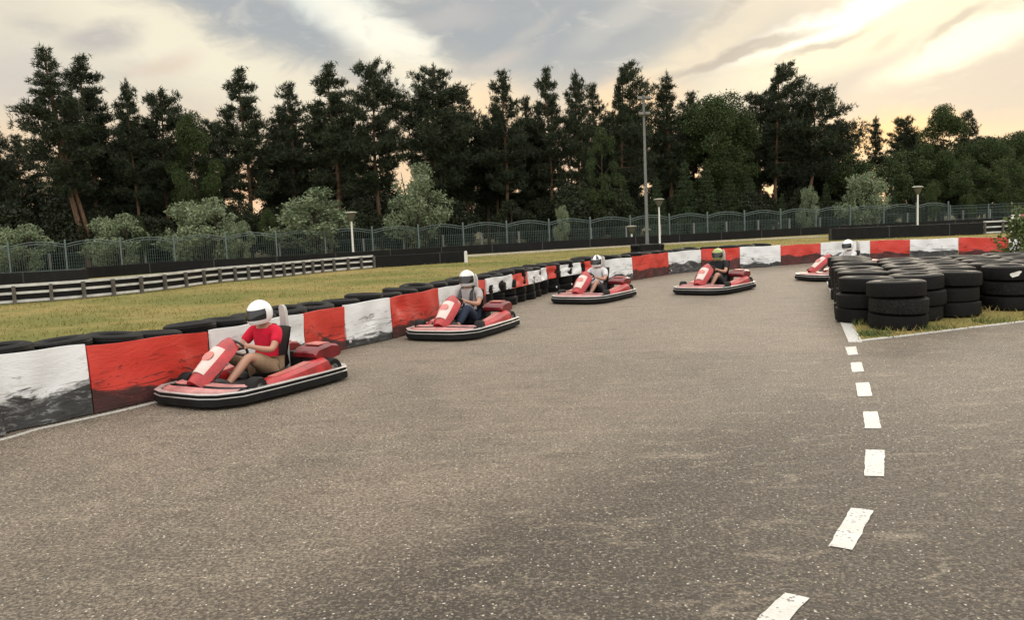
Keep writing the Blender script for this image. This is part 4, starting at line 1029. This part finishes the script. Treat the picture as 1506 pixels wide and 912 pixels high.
FRONT = [
 ('twin', 73, 67, 7, 1.0, 'tallest pine at the far left with a narrow pointed tip and twin orange trunks beneath'), ('cone', 132, 86, 11, 1.0, 'tall pine with a stepped pointed crown right of the tallest one'),
 ('tall', 196, 117, 9, .72, 'slim pine between the stepped pine and the lower round topped one'), ('round', 243, 140, 10, .82, 'low round topped pine left of the leafy green tree'),
 ('cone', 362, 104, 9, .92, 'pointed pine with bare gaps and an orange trunk above the silver shrubs'), ('sparse', 431, 122, 10, .9, 'thin pine with a ragged upright tip left of the dense pair'),
 ('cone', 492, 97, 9, 1.02, 'dense dark pine above the left park lamp'), ('round', 552, 97, 9, .78, 'flat topped pine with ragged browned tips beside the dense dark pine'),
 ('wide', 641, 96, 9, .90, 'broadest dark pine, behind the tall silver shrub'), ('sparse', 686, 132, 13, .8, 'small see-through pine at the right shoulder of the broadest pine'),
 ('cone', 743, 107, 9, .76, 'pine with a narrow spiky tip right of the sky gap'), ('sparse', 776, 143, 12, .75, 'small thin pine leaning out right of the spiky tipped pine'),
 ('cone', 808, 103, 10, .70, 'slender pine with a forked tip left of the pink sky gap'), ('tall', 850, 104, 9, .70, 'narrow pine with upright tip over the pink sky gap'),
 ('sparse', 873, 124, 12, .8, 'small pine tucked behind the swept pine by the mast'), ('wind', 912, 101, 9, .74, 'pine with its top swept right, just left of the floodlight mast'),
 ('thin', 984, 109, 9, .95, 'slim columnar pine just right of the floodlight mast'), ('wind', 1140, 101, 10, .84, 'wind swept pine with a leaning feathery top right of the round leafy tree'),
 ('curve', 1190, 135, 8, .90, 'flat crowned pine on a long curved trunk'), ('thin', 1288, 172, 16, .8, 'thin spiky pine against the orange glow'),
 ('round', 1328, 176, 14, .75, 'small pine silhouetted right of the orange glow'), ('sparse', 1424, 163, 12, .9, 'ragged pine tip above the light green trees at right'),
 ('low', -12, 176, 10, .8, 'dark low pine cut by the left edge')]
for k, px, py, off, wf, lab in FRONT: plant(k, px, py, off, wf, 'pine_tree', lab, 'tree', 'pine trees along the wood edge')
for k, px, py, off, wf, nm, lab in [
 ('broad', 288, 160, 8, .66, 'leafy_tree', 'dark leafy tree between the pines, above the left silver shrub'), ('oak', 1052, 121, 9, 1.0, 'leafy_tree', 'large round leafy tree between the mast and the wind swept pine'),
 ('birch', 886, 168, 5, .80, 'birch_tree', 'light green birch with drooping crown left of the mast'), ('birch', 1090, 150, 8, .7, 'birch_tree', 'pale topped birch at the right shoulder of the round leafy tree'),
 ('broad', 1388, 150, 10, .85, 'leafy_tree', 'tall leafy tree right of the orange glow'), ('green', 1250, 215, 9, 1.2, 'leafy_tree', 'low dark leafy tree beneath the orange glow'),
 ('oak', 1452, 192, 9, 1.0, 'leafy_tree', 'mid green leafy tree behind the far right fence'), ('oak', 1500, 180, 11, 1.0, 'leafy_tree', 'leafy tree at the right edge behind the fence'),
 ('green', 1480, 222, 4, 1.0, 'leafy_tree', 'lighter green tree at the right edge beside the mesh fence'), ('green', 1425, 225, 5, .95, 'leafy_tree', 'light green tree left of the right edge tree'),
 ('green', 1330, 210, 9, 1.2, 'leafy_tree', 'dark leafy tree below the small silhouetted pine')]:
    plant(k, px, py, off, wf, nm, lab, 'tree')
for k, px, py, off, wf, nm, lab in [
 ('silver', 28, 324, 2.5, 1.2, 'silver_shrub', 'low silver green shrub at the left edge behind the fence'), ('silver', 172, 308, 2.6, 1.0, 'silver_shrub', 'silver green shrub behind the fence, left of the dark green bush'),
 ('green', 208, 321, 3.2, .42, 'green_bush', 'yellowish green bush beside the silver shrub'), ('silver', 297, 283, 2.8, 1.05, 'silver_shrub', 'large silver green shrub under the pointed pine'),
 ('silver2', 462, 273, 2.6, 1.75, 'silver_shrub', 'wide green shrub beside the left park lamp'), ('silver2', 614, 236, 2.6, 1.1, 'silver_shrub', 'tallest silver shrub in front of the broadest pine'),
 ('silver', 1188, 268, 3.0, .42, 'silver_shrub', 'small grey green shrub right of the curved trunk'), ('silver', 1268, 246, 3.0, .78, 'silver_shrub', 'pale silver shrub under the orange glow'),
 ('silver', 826, 297, 2.6, .38, 'silver_shrub', 'little pale shrub below the pink sky gap'), ('green', 1372, 262, 2.6, .52, 'green_bush', 'light green bush right of the right park lamp'),
 ('green', 1428, 280, 2.6, .45, 'green_bush', 'low light green bush behind the mesh fence at right'), ('green', 395, 300, 3.4, .6, 'green_bush', 'dark green bush left of the wide green shrub'),
 ('silver', 352, 320, 2.2, .7, 'silver_shrub', 'low silver shrub at the right foot of the large one')]:
    plant(k, px, py, off, wf, nm, lab, 'shrub')
SPR = [(1008, 238), (1040, 250), (1072, 245), (1104, 262), (966, 262), (858, 268), (918, 262), (1150, 285), (1215, 270), (1310, 262)]
for i, (px, py) in enumerate(SPR): plant(('spruce', 'spruce2')[i % 2], px, py, rnd.uniform(4, 7), rnd.uniform(.8, 1.05), 'young_spruce', 'young spruce with layered boughs behind the arched fence', 'tree', 'young spruces at the edge of the wood')
# deeper rows of the wood: plain pines and a tangle of bushes
deep = random.Random(5)
GAPS = ((148, 182), (262, 280), (336, 380), (506, 536), (694, 726), (818, 858), (938, 962), (1262, 1312))
for kind, px, py, off, wf, lab in (('round', 1118, 140, 13, 1.0, 'dark pine filling the gap between the round leafy tree and the wind swept pine'), ('cone', 1018, 138, 14, .9, 'dark pine peeping over the left shoulder of the round leafy tree'),
                                   ('low', 1232, 178, 12, 1.0, 'low dark pine at the right foot of the curved trunk pine'), ('cone', 716, 172, 15, .9, 'lower dark pine between the broadest pine and the spiky tipped one')):
    plant(kind, px, py, off, wf, 'pine_tree', lab, 'tree', 'pine trees along the wood edge')
for row, (off, n, zt) in enumerate(((14, 20, (150, 205)), (22, 18, (165, 215)), (34, 18, (175, 225)))):
    for i in range(n):
        px = -60 + (i + deep.uniform(.1, .9)) * 1640 / n; py = deep.uniform(*zt)
        if any(a < px < b_ for a, b_ in GAPS): continue
        if px < 420: py += 25
        if px > 1230: py = deep.uniform(196, 222)
        plant(deep.choice(('round', 'cone', 'wide', 'low', 'low', 'sparse')) if px < 1230 else deep.choice(('oak', 'broad', 'round')), px, py, off + deep.uniform(-3, 3), deep.uniform(.8, 1.1) * (1 if px < 1230 else 1.25), 'pine_tree' if px < 1230 else 'leafy_tree',
              'dark pine standing deeper in the wood behind the front row' if px < 1230 else 'dark tree standing deeper in the wood beyond the right part of the fence', 'tree', 'pines deeper in the wood' if px < 1230 else 'trees deeper in the wood at right', deep.uniform(0, 6))
for row, (off, n, zt) in enumerate(((8, 34, (278, 308)), (14, 30, (262, 296)), (22, 26, (255, 290)), (40, 26, (266, 292)))):
    for i in range(n):
        px = -60 + (i + deep.uniform(.1, .9)) * 1640 / n
        if row and any(a - 6 < px < b_ + 6 for a, b_ in GAPS): continue
        py = deep.uniform(*zt) + (14 if px < 420 else 0) - (12 if 860 < px < 1260 else 0)
        plant(deep.choice(('under', 'under2')), px, py, off + deep.uniform(-2, 2), deep.uniform(.8, 1.25), 'undergrowth_bush', 'dark bush in the undergrowth of the wood', 'bush', 'undergrowth bushes in the wood', deep.uniform(0, 6))
# leafy bush with white blossom past the right end of the island
p = XZ(1501, 18.8, .7); tm, cm, h = make_broad(51, 1.5, .55, .0, 24, 420, M_GREEN, M_BARKD, (.06, .12), trunk=.02, lob=(.5, .8), stems=3)
t = thing('leafy_bush', 'leafy green bush behind the tyre island at the right edge', 'bush', (p.x, 18.8, .004)); link('trunk', tm, t); link('crown', cm, t)
# ------------------------------------------------------------------ grass
def inside(px, py, poly):
    r = np.zeros(len(px), bool); n = len(poly); j = n - 1
    for i in range(n):
        xi, yi = poly[i][:2]; xj, yj = poly[j][:2]
        r ^= ((yi > py) != (yj > py)) & (px < (xj - xi) * (py - yi) / (yj - yi + 1e-12) + xi); j = i
    return r
def blades(name, X, Y, Z, g, hh, ww, m, lean=.5):
    n = len(X); b = np.stack([X, Y, Z], 1); a = g.uniform(0, 6.28, n); s = np.stack([np.cos(a), np.sin(a), np.zeros(n)], 1) * g.uniform(*ww, (n, 1))
    tip = b + np.stack([g.normal(0, lean, n), g.normal(0, lean, n), np.ones(n)], 1) * g.uniform(*hh, (n, 1))
    return tris(name, np.stack([b - s, b + s, tip], 1), m)
g = np.random.default_rng(3)
fieldp = [tuple((BAR.at(s) + Vector((-BAR.tan(s).y, BAR.tan(s).x, 0)) * .75)[:2]) for s in np.linspace(0, BAR.l[-1] - 4, 60)] + [(30, 46), (20, 56), (10, 56), (-3, 49.5), (-6.4, 38.2), (-12.2, 34), (-16, 29.3), (-19.5, 26.4), (-22, 24), (-22, 2), (-12, -2)]
n = 700000; X = g.uniform(-24, 30, n); Y = g.uniform(0, 57, n); dist = np.hypot(X, Y)
keep = (np.abs(X) < Y * .75 + 2) & (g.random(n) < np.clip((15 / np.maximum(dist, 1)) ** 1.1, .08, 1)); X, Y = X[keep], Y[keep]; k = inside(X, Y, fieldp); X, Y = X[k], Y[k]
cl = np.sin(X * 1.7 + np.sin(Y * 1.3)) * np.sin(Y * 2.1 + np.sin(X * .9)); k = g.random(len(X)) < .55 + .45 * cl; X, Y = X[k], Y[k]
o = link('grass', blades('grass', X, Y, np.full(len(X), -.07), g, (.04, .10), (.006, .013), M_BLADE)); o['kind'] = 'stuff'
n = 36000; X = g.uniform(4, 14, n); Y = g.uniform(10.5, 22, n); k = inside(X, Y, [p_[:2] for p_ in isl])
for x, y, *_ in IS: k &= np.hypot(X - x, Y - y) > .40
X, Y = X[k], Y[k]; k = (np.sin(X * 3.1) * np.sin(Y * 4.3 + X) + g.normal(0, .5, len(X))) > .1; X, Y = X[k], Y[k]
o = link('island_grass', blades('island_grass', X, Y, np.full(len(X), .0), g, (.03, .12), (.005, .011), M_BLADE, .6)); o['kind'] = 'stuff'
bank = [(K0 + eL * .35 + eR * .42, 230), (K0 + eR * 1.55 + eL * .2, 110), (K0 + eL * 1.6 + eR * .32, 140), (K0 + eR * 2.6 + eL * .3, 110)]
XX, YY = [], []
for c, n in bank: XX.append(g.normal(c.x, .16, n)); YY.append(g.normal(c.y, .12, n))
X, Y = np.concatenate(XX), np.concatenate(YY); k = inside(X, Y, [p_[:2] for p_ in isl]); o = link('weeds', blades('weeds', X[k], Y[k], np.zeros(k.sum()), g, (.04, .13), (.005, .010), M_GREEN, .5)); o['kind'] = 'stuff'
print('all ok')
